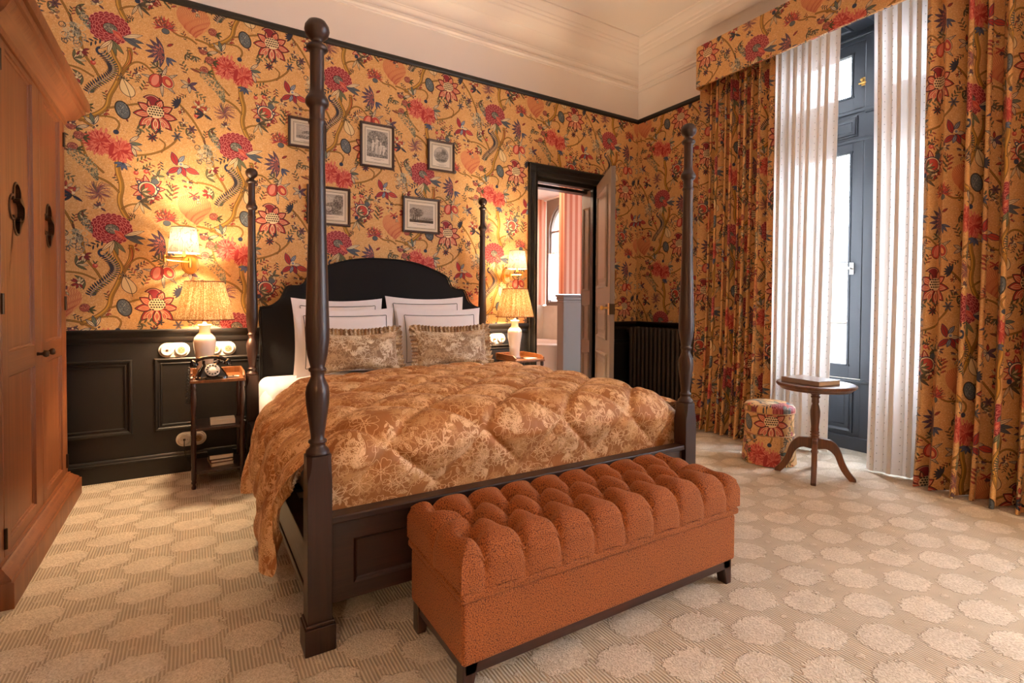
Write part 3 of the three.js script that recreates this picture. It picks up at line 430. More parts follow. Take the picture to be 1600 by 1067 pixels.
// ---------- bathroom seen through the door ----------
{
  const BX = 4.32, BZ = -2.24, BCY = 2.58;
  const stripes = dataTex(256, 8, (u) => { const k = u * 4 % 1; return k < 0.5 ? mixc(hex(0xd07a5c), hex(0xda8a6c), abs(sin(u * 60))) : mixc(hex(0xe6b295), hex(0xefc4a8), abs(sin(u * 90))); }, 0.32, 1);
  const stripe = std({ map: stripes, roughness: 0.85 }), marble = std({ map: dataTex(256, 256, (u, v) => mixc(hex(0xd9cdbb), hex(0xf0e8da), fbm(u * 6 + 2 * fbm(u * 4, v * 4, 3, 4, 4), v * 6, 4, 6, 6)), 1, 1), roughness: 0.3 });
  const bw = structGroup('wall_bathroom', 'bathroom walls with pink striped paper above stone');
  part('striped_paper', [span(2.0, BX + 0.3, 1.07, BCY, BZ - 0.1, BZ, 0)], stripe, bw);
  part('stone_cladding', [span(2.0, BX, 0, 1.07, BZ - 0.1, BZ, 0), span(BX, BX + 0.3, 0, 1.045, BZ - 0.1, -0.2, 0)], marble, bw);
  part('ledge', span(BX - 0.02, BX + 0.28, 1.04, 1.06, BZ, -1.0), marble, bw);
  part('side_paper', [span(BX, BX + 0.3, 1.045, BCY, -0.95, -0.2, 0), span(1.9, 2.0, 0, BCY, BZ, -0.2, 0)], stripe, bw);
  part('above_window', span(BX, BX + 0.3, 2.56, BCY, BZ, -0.9, 0), M.white, bw);
  struct('ceiling_bathroom', span(1.9, BX + 0.3, BCY, BCY + 0.1, BZ - 0.1, -0.2, 0), M.white, 'white bathroom ceiling');
  struct('floor_bathroom', span(1.9, BX + 0.3, -0.12, 0, BZ - 0.1, 0, 0), marble, 'pale stone bathroom floor');
  // partition: striped paper above a grey panelled base with a moulded cap
  const pt = structGroup('wall_partition', 'short bathroom partition, striped paper above grey panel');
  part('striped_paper', span(3.605, BX, 1.2, BCY, -0.92, -0.82, 0), stripe, pt); part('base_panel', span(3.595, BX, 0, 1.15, -0.93, -0.81), M.greyPaint, pt);
  part('cap', [span(3.575, BX, 1.165, 1.19, -0.95, -0.79, 0.006), span(3.585, BX, 1.13, 1.165, -0.94, -0.8, 0.006), span(3.59, BX, 1.1, 1.112, -0.935, -0.805, 0.004)], M.greyPaint, pt);
  // arched window with half curtain
  const wz0 = -2.2, wz1 = -1.3, wc = (wz0 + wz1) / 2, toF = (g) => g.applyMatrix4(new THREE.Matrix4().set(0, 0, -1, BX + 0.06, 0, 1, 0, 0, 1, 0, 0, wc, 0, 0, 0, 1));
  const win = structGroup('window_2', 'arched bathroom window with half curtain');
  const archPts = (w, y0, y1, r) => { const p = [[-w, y0], [w, y0]]; for (let i = 0; i <= 24; i++) { const t = i / 24 * PI; p.push([cos(t) * w, y1 + sin(t) * r]); } return p; };
  const ringOf = (o, i) => { const s = shapeOf(o); s.holes.push(new THREE.Path(i.slice().reverse().map((p) => new THREE.Vector2(...p)))); return s; };
  part('window_frame', toF(muv(extrude(ringOf([[-0.45, 1.06], [0.45, 1.06], [0.45, 2.56], [-0.45, 2.56]], archPts(0.33, 1.12, 2.1, 0.35)), 0.05, 0.006))), M.greyPaint, win);
  part('arch_moulding', toF(muv(extrude(ringOf(archPts(0.375, 1.105, 2.1, 0.4), archPts(0.35, 1.115, 2.1, 0.37)), 0.03, 0.005)).translate(0, 0, 0.045)), M.greyPaint, win);
  for (const y of [1.45, 1.78, 2.1]) part('glazing_bar', toF(bx(0.66, 0.022, 0.03, 0, y, 0.02)), M.greyPaint, win);
  part('glazing_bar', toF(bx(0.024, 1.34, 0.03, 0, 1.78, 0.02)), M.greyPaint, win);
  part('pane', toF(muv(extrude(shapeOf(archPts(0.34, 1.11, 2.1, 0.36)), 0.004)).translate(0, 0, 0.012)), M.glass, win);
  const cur = toF(surf(80, 12, (u, v) => [(u - 0.5) * 0.68, 1.14 + v * 0.66, 0.075 + 0.012 * sin(u * 60 + 0.6 * sin(v * 3)) + 0.006 * sin(u * 23)]));
  tag(part('cafe_curtain', cur, phys({ color: 0xf4f4f6, roughness: 1, transmission: 0.55, thickness: 0, side: THREE.DoubleSide })), 'white sheer half curtain across the bathroom window', 'curtain');
  tag(part('curtain_rod', cyl(0.006, 0.006, 0.72, 8, BX - 0.02, 1.795, wc, 'z'), M.brass), 'thin brass rod above the bathroom half curtain', 'rod');
  // freestanding tub
  const tub = thing('bathtub', 'white freestanding roll-top bathtub behind the doorway', 'bathtub', [3.86, 0, -1.62]);
  const tp = [[0.0, 0.05], [0.22, 0.05], [0.27, 0.09], [0.3, 0.25], [0.335, 0.45], [0.352, 0.55], [0.375, 0.572], [0.378, 0.59], [0.36, 0.6], [0.335, 0.592], [0.32, 0.55], [0.28, 0.3], [0.2, 0.16], [0.0, 0.14]];
  const tg = lathe(tp, 48); tg.scale(1, 1, 1.5); part('tub_shell', tg, M.china, tub); for (const [x, z] of [[-0.17, -0.3], [0.17, -0.3], [-0.17, 0.3], [0.17, 0.3]]) part('foot', lathe([[0, 0], [0.03, 0], [0.035, 0.02], [0.02, 0.05], [0.03, 0.075], [0, 0.08]], 12, x, 0, z), M.steel, tub);
  // two-handle bath mixer
  const tap = thing('bath_mixer', 'chrome two-handle bath mixer on the tub rim', 'faucet', [3.78, 0.598, -2.02]);
  part('riser', [cyl(0.011, 0.011, 0.1, 10, -0.07, 0.05, 0), cyl(0.011, 0.011, 0.1, 10, 0.07, 0.05, 0), cyl(0.014, 0.014, 0.18, 12, 0, 0.1, 0, 'x')], M.steel, tap);
  for (const s of [-1, 1]) part('cross_handle', [cyl(0.006, 0.006, 0.07, 8, s * 0.1, 0.1, 0.03), cyl(0.006, 0.006, 0.07, 8, s * 0.1, 0.1, 0.03, 'x'), ball(0.012, s * 0.1, 0.1, 0.03)], M.steel, tap);
  part('hand_shower', [tube([[0, 0.1, 0], [0, 0.16, 0], [0, 0.2, 0.01]], 0.008, 10), cyl(0.012, 0.012, 0.14, 10, 0, 0.21, 0.01, 'x'), lathe([[0, 0], [0.03, 0], [0.034, 0.012], [0.012, 0.03], [0, 0.032]], 14).rotateZ(0.5).translate(0.08, 0.21, 0.01), tube([[-0.07, 0.21, 0.01], [-0.11, 0.12, 0.05], [-0.07, 0.03, 0.06], [0, 0.06, 0.03]], 0.006, 16)], M.steel, tap);
  part('spout', tube([[0, 0.1, 0], [0, 0.11, 0.06], [0, 0.09, 0.11], [0, 0.06, 0.12]], 0.012, 14, 8), M.steel, tap);
}
{  // out-of-sight globe light, added to brighten the dark bathroom
  const l = thing('added_globe', 'added unseen globe light brightening the bathroom from its ceiling', 'ceiling light', [2.9, 2.4, -1.2]);
  part('mount', lathe([[0, 0.16], [0.06, 0.16], [0.065, 0.18], [0, 0.18]], 24), M.steel, l); part('globe', ball(0.1, 0, 0.07, 0, 1, 0.9, 1, 24), M.globe, l); part('bulb', ball(0.03, 0, 0.07, 0), M.bulb, l);
  const p = new THREE.PointLight(new THREE.Color(1, 0.86, 0.7), 9.0, 0, 2); p.position.set(0, 0.07, 0); p.shadow.radius = 1.4; p.name = 'added_globe_light'; l.add(p);
}
{ // unseen window beside the camera, added for extra daylight
  const w = structGroup('window_3', 'added unseen casement window for extra daylight, further along the window wall'), X = 4.2, m = (VZ0 + VZ1) / 2;
  part('window_frame', [span(X, X + 0.07, VY0, RAIL, VZ0, VZ0 + 0.08), span(X, X + 0.07, VY0, RAIL, VZ1 - 0.08, VZ1), span(X, X + 0.07, VY0, VY0 + 0.1, VZ0, VZ1), span(X, X + 0.07, RAIL - 0.08, RAIL, VZ0, VZ1), span(X, X + 0.07, VY0, RAIL, m - 0.05, m + 0.05), span(X, X + 0.07, 2.3, 2.4, VZ0, VZ1)], M.windowPaint, w);
  for (const [a, b] of [[VZ0 + 0.08, m - 0.05], [m + 0.05, VZ1 - 0.08]]) for (const [y0, y1] of [[VY0 + 0.1, 2.3], [2.4, RAIL - 0.08]]) part('pane', span(X + 0.03, X + 0.036, y0, y1, a, b, 0), M.glass, w);
  part('sill', span(XR - 0.03, X + 0.07, VY0 - 0.005, VY0 + 0.015, VZ0 - 0.03, VZ1 + 0.03), M.windowPaint, w);
}
// ---------- tall window, view outside, curtains ----------
{
  const FX = 4.215, toW = (g, x = FX) => g.applyMatrix4(new THREE.Matrix4().set(0, 0, -1, x, 0, 1, 0, 0, 1, 0, 0, 0, 0, 0, 0, 1));   // local x -> z, local z -> towards the room
  const win = structGroup('window_1', 'tall dark grey casement window with panelled base');
  const P = [[0, 0], [0.002, 0.006], [0.01, 0.008], [0.018, 0.002], [0.03, -0.004], [0.034, -0.004]];
  // reveals and soffit
  part('reveal', [span(XR, FX + 0.05, 0, WY, WZ0 - 0.02, WZ0 + 0.002, 0), span(XR, FX + 0.05, 0, WY, WZ1 - 0.002, WZ1 + 0.02, 0)], M.windowPaint, win);
  part('soffit', span(XR, FX + 0.05, WY - 0.002, WY + 0.02, WZ0, WZ1, 0), M.windowPaint, win);
  for (const [a, b] of [[WZ0 + 0.06, 1.93], [2.07, WZ1 - 0.06]]) { const g = frame(b - a, 0.2, P, false, (a + b) / 2, 0, 0); g.applyMatrix4(new THREE.Matrix4().set(0, 1, 0, 4.07, 0, 0, -1, WY - 0.003, 1, 0, 0, 0, 0, 0, 0, 1)); part('soffit_panel', g, M.windowPaint, win); }
  // fixed frame
  part('window_frame', [span(FX, FX + 0.07, 0, WY, WZ0, WZ0 + 0.07), span(FX, FX + 0.07, 0, WY, WZ1 - 0.07, WZ1), span(FX + 0.001, FX + 0.07, 3.04, WY, WZ0, WZ1), span(FX - 0.03, FX, 3.06, 3.085, WZ0, WZ1, 0.008), span(FX + 0.001, FX + 0.07, 2.32, 2.52, WZ0 + 0.07, WZ1 - 0.07), span(FX + 0.001, FX + 0.07, 0, 0.52, WZ0 + 0.07, WZ1 - 0.07), span(FX - 0.012, FX + 0.07, 2.5, WY, 2.0, 2.07), span(FX - 0.012, FX + 0.07, 0, 2.34, 2.0, 2.07), span(FX - 0.04, FX + 0.02, 0.505, 0.53, WZ0, WZ1, 0.008), span(FX - 0.022, FX, 0, 0.1, WZ0, WZ1, 0.005), span(FX - 0.016, FX, 2.3, 2.325, WZ0, WZ1, 0.006), span(FX - 0.016, FX, 2.515, 2.54, WZ0, WZ1, 0.006)], M.windowPaint, win);
  const RP = [[0, 0], [0.002, 0.012], [0.012, 0.014], [0.022, 0.006], [0.03, 0.002], [0.055, 0.002], [0.062, 0.007]];
  for (const [a, b] of [[WZ0 + 0.1, 1.95], [2.09, WZ1 - 0.1]]) {
    part('base_panel', toW(frame(b - a, 0.35, RP, true, (a + b) / 2, 0.3, 0.0005)), M.windowPaint, win);
    part('transom_panel', toW(frame(b - a, 0.15, RP.map(([d, z]) => [d * 0.7, z]), true, (a + b) / 2, 2.42, 0.0005)), M.windowPaint, win);
  }
  // sashes: lower and upper, left and right
  for (const [a, b, y0, y1] of [[WZ0 + 0.075, 1.992, 0.535, 2.305], [2.078, WZ1 - 0.075, 0.535, 2.305], [WZ0 + 0.075, 1.992, 2.545, 3.035], [2.078, WZ1 - 0.075, 2.545, 3.035]]) {
    const s = part('sash', [span(FX - 0.004, FX + 0.045, y0, y1, a, a + 0.075), span(FX - 0.004, FX + 0.045, y0, y1, b - 0.078, b), span(FX - 0.003, FX + 0.044, y0, y0 + 0.1, a + 0.01, b - 0.01), span(FX - 0.003, FX + 0.044, y1 - 0.075, y1, a + 0.01, b - 0.01), span(FX - 0.012, FX, y0 + 0.09, y0 + 0.105, a + 0.06, b - 0.07), span(FX - 0.012, FX, y1 - 0.08, y1 - 0.065, a + 0.06, b - 0.07), span(FX - 0.012, FX, y0 + 0.09, y1 - 0.065, b - 0.092, b - 0.077), span(FX - 0.012, FX, y0 + 0.09, y1 - 0.065, a + 0.068, a + 0.082)], M.windowPaint, win);
    part('pane', span(FX + 0.02, FX + 0.026, y0 + 0.095, y1 - 0.07, a + 0.07, b - 0.08, 0), M.glass, s);
  }
  part('handle', [bx(0.012, 0.09, 0.03, FX - 0.012, 1.36, 1.93), cyl(0.008, 0.008, 0.04, 10, FX - 0.03, 1.36, 1.93, 'x'), bx(0.014, 0.018, 0.13, FX - 0.05, 1.362, 1.875, 0.006)], M.steel, win, 'steel lever handle');
  part('latch', [bx(0.012, 0.06, 0.025, FX - 0.012, 2.73, 1.985), ball(0.013, FX - 0.03, 2.74, 1.985), bx(0.01, 0.012, 0.05, FX - 0.028, 2.715, 1.985)], M.brass, win, 'small brass latch');

  // outside: balcony rail and a stone house across the way
  tag(part('balcony_rail', [cyl(0.022, 0.022, 3.0, 10, 4.9, 0.93, 2.0, 'z'), ...[0.6, 1.2, 1.8, 2.4, 3.0, 3.4].map((z) => cyl(0.01, 0.01, 0.95, 8, 4.9, 0.455, z))], M.steel), 'pale metal balcony rail outside the window', 'railing');
  struct('floor_balcony', span(XR + 0.36, 5.1, -0.2, -0.02, 0.4, 3.6, 0), std({ color: 0xb7ada0, roughness: 0.9 }), 'narrow stone balcony outside');
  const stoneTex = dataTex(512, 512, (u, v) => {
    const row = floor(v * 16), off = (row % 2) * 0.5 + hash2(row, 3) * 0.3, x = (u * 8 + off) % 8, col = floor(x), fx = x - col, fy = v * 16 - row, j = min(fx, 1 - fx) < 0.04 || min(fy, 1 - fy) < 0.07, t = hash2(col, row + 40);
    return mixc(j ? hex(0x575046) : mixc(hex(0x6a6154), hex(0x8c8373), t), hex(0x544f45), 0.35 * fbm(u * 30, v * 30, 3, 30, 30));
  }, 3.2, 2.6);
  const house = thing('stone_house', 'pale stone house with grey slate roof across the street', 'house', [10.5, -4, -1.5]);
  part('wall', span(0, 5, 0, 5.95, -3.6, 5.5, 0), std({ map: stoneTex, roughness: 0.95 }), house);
  part('roof', extrude(shapeOf([[-0.3, 5.9], [2.4, 6.9], [5.3, 5.9]]), 9.5).translate(0, 0, -3.8), std({ color: 0x55565a, roughness: 0.9 }), house);
  for (const z of [-2.4, 3.2]) { const w = part('window', frame(0.9, 1.5, [[0, 0], [0.02, 0.06], [0.1, 0.06], [0.11, 0.01]], false, 0, 0, 0).rotateY(-PI / 2).translate(-0.005, 3.4, z), std({ color: 0xd8d0c2, roughness: 0.8 }), house); part('pane', bx(0.02, 1.28, 0.68, -0.008, 3.4, z, 0), std({ color: 0x30343a, roughness: 0.15 }), w); }
  struct('ground', span(4.7, 26, -4.2, -4.0, -16, 18, 0), std({ color: 0x6f6b64, roughness: 0.95 }), 'pale street ground far below the window');
  const hedge = []; seed(31); for (let i = 0; i < 260; i++) { const g = new THREE.IcosahedronGeometry(rr(0.1, 0.26), 0); g.rotateX(rnd() * 6); g.rotateY(rnd() * 6); g.translate(rr(-0.5, 0.5), rr(0.1, 3.6), rr(-1.6, 1.6)); hedge.push(g); }
  const sh = tag(part('climbing_shrub', hedge, std({ color: 0x55663c, roughness: 0.95 })), 'green shrub growing against the stone house wall', 'shrub'); sh.position.set(9.7, -4, 0.2);

  // heavy drapes: pleated cloth hanging from y1 to the floor; from z a to z b on the wall, n folds
  function drape(a, b, y0, y1, n, depth, x0, o = {}) {
    const N = n * 18, rows = 26, pts = [];
    seed(o.seed ?? 3); const ph = Array.from({ length: n + 2 }, () => rr(-0.25, 0.25)), am = Array.from({ length: n + 2 }, () => rr(0.75, 1.2));
    const cross = (u, h) => {                              // h: 0 floor, 1 top
      const k = u * n, i = min(n - 1, floor(k)), f = k - i, A = depth * lerp(am[i], am[i + 1], f) * lerp(1.0, 0.72, h), w = 2 * PI * (k + ph[i] * (1 - f) + ph[i + 1] * f);
      let z = lerp(a, b, u) + (b - a) / n * 0.24 * sin(2 * w), x = x0 - A * (0.5 + 0.5 * sin(w)) - depth * 0.1 * sin(w * 0.5 + 1);
      if (o.flat) { const q = smooth((o.flat[1] ? 1 - u : u) / o.flat[0]); x = lerp(x0 - depth * 0.75 - 0.012 * sin(w), x, q); z = lerp(lerp(a, b, u), z, q); }
      if (o.flare) { const d = pow(1 - h, 6); x -= o.flare * d * (0.6 + 0.4 * sin(w)); z += (u - 0.5) * o.flare * 0.6 * d; }
      if (o.pull) { const q = o.pull(u, h); x += q[0]; z += q[1]; }
      return [x, z];
    };
    const len = [0]; for (let i = 1; i <= N; i++) { const p = cross((i - 1) / N, 0.4), q = cross(i / N, 0.4); len.push(len[i - 1] + hypot(p[0] - q[0], p[1] - q[1])); }
    return surf(N, rows, (u, v) => { const q = cross(u, v); return [q[0], lerp(y0, y1, v), q[1]]; }, (u, v) => [len[Math.round(u * N)], lerp(y0, y1, v)]);
  }
  tag(part('drape', drape(0.895, 1.575, 0.008, 3.12, 10, 0.13, 3.875, { flat: [0.16, true], flare: 0.05, seed: 4 }), M.drape), 'floral drape with tight folds hanging beside the radiator', 'curtain', 'heavy floral drapes');
  tag(part('drape', drape(2.535, 3.64, 0.004, 3.12, 12, 0.18, 3.87, { flat: [0.22, false], flare: 0.06, seed: 9 }), M.drape), 'floral drape with deep folds and a flat leading edge, beyond the pedestal table', 'curtain', 'heavy floral drapes');
  // sheers with a fine spot weave
  const dots = dataTex(256, 256, (u, v) => { const x = u * 4, y = v * 4, ix = floor(x), fx = x - ix - 0.5, fy = ((y + (ix % 2) * 0.5) % 1) - 0.5; return hypot(fx, fy) < 0.045 ? hex(0x66645e) : hex(0xf6f5f2); }, 0.2, 0.2);
  const sheer = phys({ map: dots, roughness: 0.9, transmission: 0.17, thickness: 0, side: THREE.DoubleSide });
  tag(part('sheer_curtain', drape(1.5, 1.965, 0.02, 3.1, 4, 0.03, 3.915, { seed: 14, pull: (u, h) => [0, -0.045 * u * (1 - h)] }), sheer), 'white spotted sheer curtain beside the tightly folded drape', 'sheer curtain', 'white spotted sheers');
  tag(part('sheer_curtain', drape(2.195, 2.62, 0.012, 3.1, 4, 0.035, 3.905, { seed: 21, pull: (u, h) => [-0.12 * pow(1 - h, 2) * clamp(1.6 - u * 1.6), 0.06 * (1 - h) * (1 - u)] }), sheer), 'white spotted sheer curtain trailing on the carpet by the deep-folded drape', 'sheer curtain', 'white spotted sheers');
  // pelmet covered in the same print, with rounded returns
  const pz0 = 0.925, pz1 = 3.75, px = 3.64, ps = new THREE.Shape(); const r = 0.05;
  ps.moveTo(XR - 0.002, pz0); ps.lineTo(px + r, pz0); ps.quadraticCurveTo(px, pz0, px, pz0 + r); ps.lineTo(px, pz1 - r); ps.quadraticCurveTo(px, pz1, px + r, pz1); ps.lineTo(XR - 0.002, pz1); ps.lineTo(XR - 0.002, pz1 - 0.02); ps.lineTo(px + r, pz1 - 0.02); ps.quadraticCurveTo(px + 0.02, pz1 - 0.02, px + 0.02, pz1 - r); ps.lineTo(px + 0.02, pz0 + r); ps.quadraticCurveTo(px + 0.02, pz0 + 0.02, px + r, pz0 + 0.02); ps.lineTo(XR - 0.002, pz0 + 0.02); ps.closePath();
  const pg = extrude(ps, 0.338); pg.applyMatrix4(new THREE.Matrix4().set(1, 0, 0, 0, 0, 0, -1, 2.92 + 0.338, 0, 1, 0, 0, 0, 0, 0, 1));
  const pel = thing('pelmet', 'floral fabric pelmet boxed over the tall window', 'pelmet', [0, 0, 0]);
  const pm = M.drape.clone(); pm.map = chintzTex(1.06, 3.16);
  part('fascia', muv(creased(pg, 0.7)), pm, pel); part('board', span(px + 0.02, XR - 0.002, 3.235, 3.255, pz0 + 0.02, pz1 - 0.02), M.white, pel);
}
// ---------- radiator ----------
{
  const r = thing('radiator', 'dark bronze column radiator below the floral wallpaper, beside the drape', 'radiator', [3.79, 0, 0]);
  const prof = (w) => [[0, 0.1], [w * 0.6, 0.1], [w, 0.13], [w, 0.16], [w * 0.8, 0.2], [w * 0.8, 0.76], [w, 0.8], [w, 0.83], [w * 0.7, 0.855], [0, 0.86]];
  const col = lathe(prof(0.026), 10), cols = []; for (const dx of [-0.05, 0, 0.05]) cols.push(col.clone().scale(1, 1, 0.95).translate(dx, 0, 0)); const bridge = [bx(0.12, 0.045, 0.04, 0, 0.8, 0, 0.012), bx(0.12, 0.045, 0.04, 0, 0.16, 0, 0.012)];
  const sec = join([...cols, ...bridge]);
  for (let i = 0; i < 15; i++) { const m = part('column', sec, M.iron, r); m.position.z = 0.12 + i * 0.053; }
  for (const z of [0.12, 0.12 + 14 * 0.053]) for (const x of [-0.05, 0.05]) part('foot', cyl(0.014, 0.02, 0.12, 10, x, 0.06, z), M.iron, r);
  part('valve', [cyl(0.016, 0.016, 0.07, 10, 0, 0.82, 0.06, 'z'), cyl(0.022, 0.022, 0.03, 12, 0, 0.82, 0.03, 'z')], M.iron, r);
}
// ---------- four-poster bed ----------
const BX0 = 0.33, BX1 = 2.035, BZ0 = 0.13, BZ1 = 2.207;    // post centres
{
  const bed = thing('four_poster_bed', 'dark wood four-poster bed with black velvet headboard against floral wall', 'bed', [0, 0, 0]);
  const turned = [[0, 1.952], [0.012, 1.951], [0.026, 1.944], [0.035, 1.93], [0.037, 1.917], [0.033, 1.902], [0.022, 1.891], [0.016, 1.886], [0.016, 1.878], [0.024, 1.874], [0.031, 1.868], [0.032, 1.86], [0.027, 1.854], [0.021, 1.85], [0.0205, 1.74], [0.023, 1.725], [0.031, 1.712], [0.0345, 1.704], [0.0345, 1.693], [0.03, 1.685], [0.0225, 1.678], [0.0225, 1.645], [0.026, 1.642], [0.0265, 1.634], [0.0225, 1.628], [0.0235, 1.5], [0.027, 1.3], [0.032, 1.12], [0.0355, 1.0], [0.035, 0.96], [0.03, 0.918], [0.024, 0.893], [0.021, 0.88], [0.026, 0.877], [0.027, 0.87], [0.021, 0.864], [0.02, 0.85], [0.025, 0.838], [0.033, 0.82], [0.0355, 0.8], [0.034, 0.765], [0.027, 0.715], [0.021, 0.672], [0.02, 0.657], [0.027, 0.652], [0.028, 0.646], [0.022, 0.641], [0.024, 0.632], [0.034, 0.621], [0.036, 0.612], [0.034, 0.606], [0, 0.606]];
  const shaft = lathe(turned, 28);
  { const p = shaft.attributes.position, uv = shaft.attributes.uv; for (let i = 0; i < p.count; i++) uv.setXY(i, uv.getX(i) * 0.24, p.getY(i)); }
  // square block whose upper corners are cut away by lamb's tongues
  const sect = []; const w = 0.0365;
  const oct = (c, y) => { const k = w - c; return [[w, -k], [w, k], [k, w], [-k, w], [-w, k], [-w, -k], [-k, -w], [k, -w]].map(([x, z]) => [x, y, z]); };
  for (const [c, y] of [[0.0015, 0.08], [0.0015, 0.53], [0.004, 0.542], [0.009, 0.56], [0.0125, 0.58], [0.0135, 0.608]]) sect.push(oct(c, y));
  const bp = []; for (let k = 0; k + 1 < sect.length; k++) for (let i = 0; i < 8; i++) { const j = (i + 1) % 8, A = sect[k][i], B = sect[k][j], C = sect[k + 1][j], D = sect[k + 1][i]; bp.push(...A, ...C, ...B, ...A, ...D, ...C); }
  const top = sect[sect.length - 1]; for (let i = 1; i < 7; i++) bp.push(...top[0], ...top[i + 1], ...top[i]);
  const block = new THREE.BufferGeometry(); block.setAttribute('position', new THREE.Float32BufferAttribute(bp, 3)); block.computeVertexNormals();
  const plinth = join([bx(0.092, 0.082, 0.092, 0, 0.041, 0, 0.003), bx(0.084, 0.014, 0.084, 0, 0.087, 0, 0.005)]);
  const postGeo = join([shaft, muv(block)]);
  for (const [x, z] of [[BX0, BZ0], [BX1, BZ0], [BX0, BZ1], [BX1, BZ1]]) {
    const p = part('post', postGeo, M.bedWood, bed); p.position.set(x, 0, z);
    part('plinth', plinth, M.bedWood, p);
  }
  // footboard: rails, stiles and sunk panels
  const fz = BZ1, fb = part('footboard', [span(BX0, BX1, 0.385, 0.41, fz - 0.03, fz + 0.03, 0.006), span(BX0, BX1, 0.32, 0.39, fz - 0.022, fz + 0.014), span(BX0, BX1, 0.128, 0.178, fz - 0.022, fz + 0.014), ...[BX0 + 0.06, (BX0 + BX1) / 2, BX1 - 0.06].map((x) => span(x - 0.05, x + 0.05, 0.128, 0.385, fz - 0.022, fz + 0.0139)), span(BX0, BX1, 0.14, 0.38, fz - 0.018, fz + 0.002)].map((g) => muv(g, true)), M.bedWood, bed);
  const mid = (BX0 + BX1) / 2;
  for (const [a, b] of [[BX0 + 0.11, mid - 0.05], [mid + 0.05, BX1 - 0.11]]) part('panel_moulding', frame(b - a, 0.145, [[0, 0.012], [0.006, 0.008], [0.01, 0.002], [0.012, 0]], false, (a + b) / 2, 0.249, fz + 0.0022), M.bedWood, fb);
  for (const x of [BX0, BX1]) part('side_rail', [span(x - 0.02, x + 0.02, 0.12, 0.3, BZ0, BZ1), span(x - 0.026, x + 0.026, 0.285, 0.31, BZ0, BZ1, 0.006), span(x - 0.026, x + 0.026, 0.12, 0.15, BZ0, BZ1, 0.006)].map((g) => muv(g, true)), M.bedWood, bed);
  for (let i = 0; i < 10; i++) part('slat', muv(span(BX0, BX1, 0.262, 0.28, 0.25 + i * 0.2, 0.33 + i * 0.2), true), M.bedWood, bed);
  // upholstered headboard
  const cx = 1.205, half = [[0.0, 1.412], [0.13, 1.408], [0.26, 1.389], [0.38, 1.352], [0.47, 1.315], [0.49, 1.305], [0.515, 1.285], [0.53, 1.255], [0.545, 1.225], [0.57, 1.205], [0.60, 1.199], [0.65, 1.197], [0.668, 1.18], [0.683, 1.148], [0.70, 1.11], [0.73, 1.08], [0.77, 1.06], [0.825, 1.052]];
  const top2 = [...half.slice().reverse().map(([d, y]) => [cx - d, y]), ...half.slice(1).map(([d, y]) => [cx + d, y])];
  const hs = new THREE.Shape(); hs.moveTo(cx - 0.825, 0.3); hs.lineTo(...top2[0]); hs.splineThru(top2.slice(1).map((p) => new THREE.Vector2(...p))); hs.lineTo(cx + 0.825, 0.3); hs.closePath();
  const hb = part('headboard', muv(extrude(hs, 0.09, 0.014, 60)).translate(0, 0, 0.055), M.velvet, bed, 'black velvet upholstered headboard with a stepped arch');
  const edge = top2.map(([x, y]) => [x, y - 0.004, 0.142]); part('piping', tube([[cx - 0.821, 0.4, 0.142], [cx - 0.821, 0.8, 0.142], ...edge, [cx + 0.821, 0.8, 0.142], [cx + 0.821, 0.4, 0.142]], 0.0045, 160, 6), M.velvet, hb);
}
// ---------- mattress and sheet ----------
{
  const g = new RoundedBoxGeometry(1.64, 0.3, 1.9, 6, 0.055); const p = g.attributes.position;
  for (let i = 0; i < p.count; i++) { const x = p.getX(i), y = p.getY(i), z = p.getZ(i); if (y > 0.05) p.setY(i, y + 0.012 * (1 - pow(abs(x) / 0.83, 2))); p.setX(i, x + 0.006 * sin(z * 9 + y * 6)); }
  g.computeVertexNormals(); g.translate(1.185, 0.446, 1.105);
  const mat = thing('mattress', 'mattress dressed in white sheets on the four-poster bed', 'mattress'); part('fitted_sheet', muv(g), M.linen, mat);
  // top sheet turned out beyond the quilt and falling over the side
  const sh = surf(60, 40, (u, v) => {
    const s = lerp(-0.24, 1.62, u), z = lerp(0.5, 1.2, v); let x, y;
    if (s < 0) { const d = -s, a = clamp(d / 0.08) * PI / 2; x = 0.37 - 0.04 * sin(a) + 0.006 * sin(z * 17) * clamp(d * 5); y = 0.562 - d + 0.02 * sin(a) * (1 - clamp(d * 4)); } else { x = 0.37 + s; y = 0.612 + 0.01 * sin(clamp(s / 1.66) * PI) - 0.05 * pow(1 - clamp(s / 0.13), 2) - 0.05 * pow(1 - clamp((1.66 - s) / 0.13), 2); }
    if (v < 0.04) y -= 0.006 * (1 - v / 0.04);
    return [x, y + 0.002 * sin(z * 30 + x * 11), z];
  });
  part('top_sheet', sh, M.linen, mat);
}
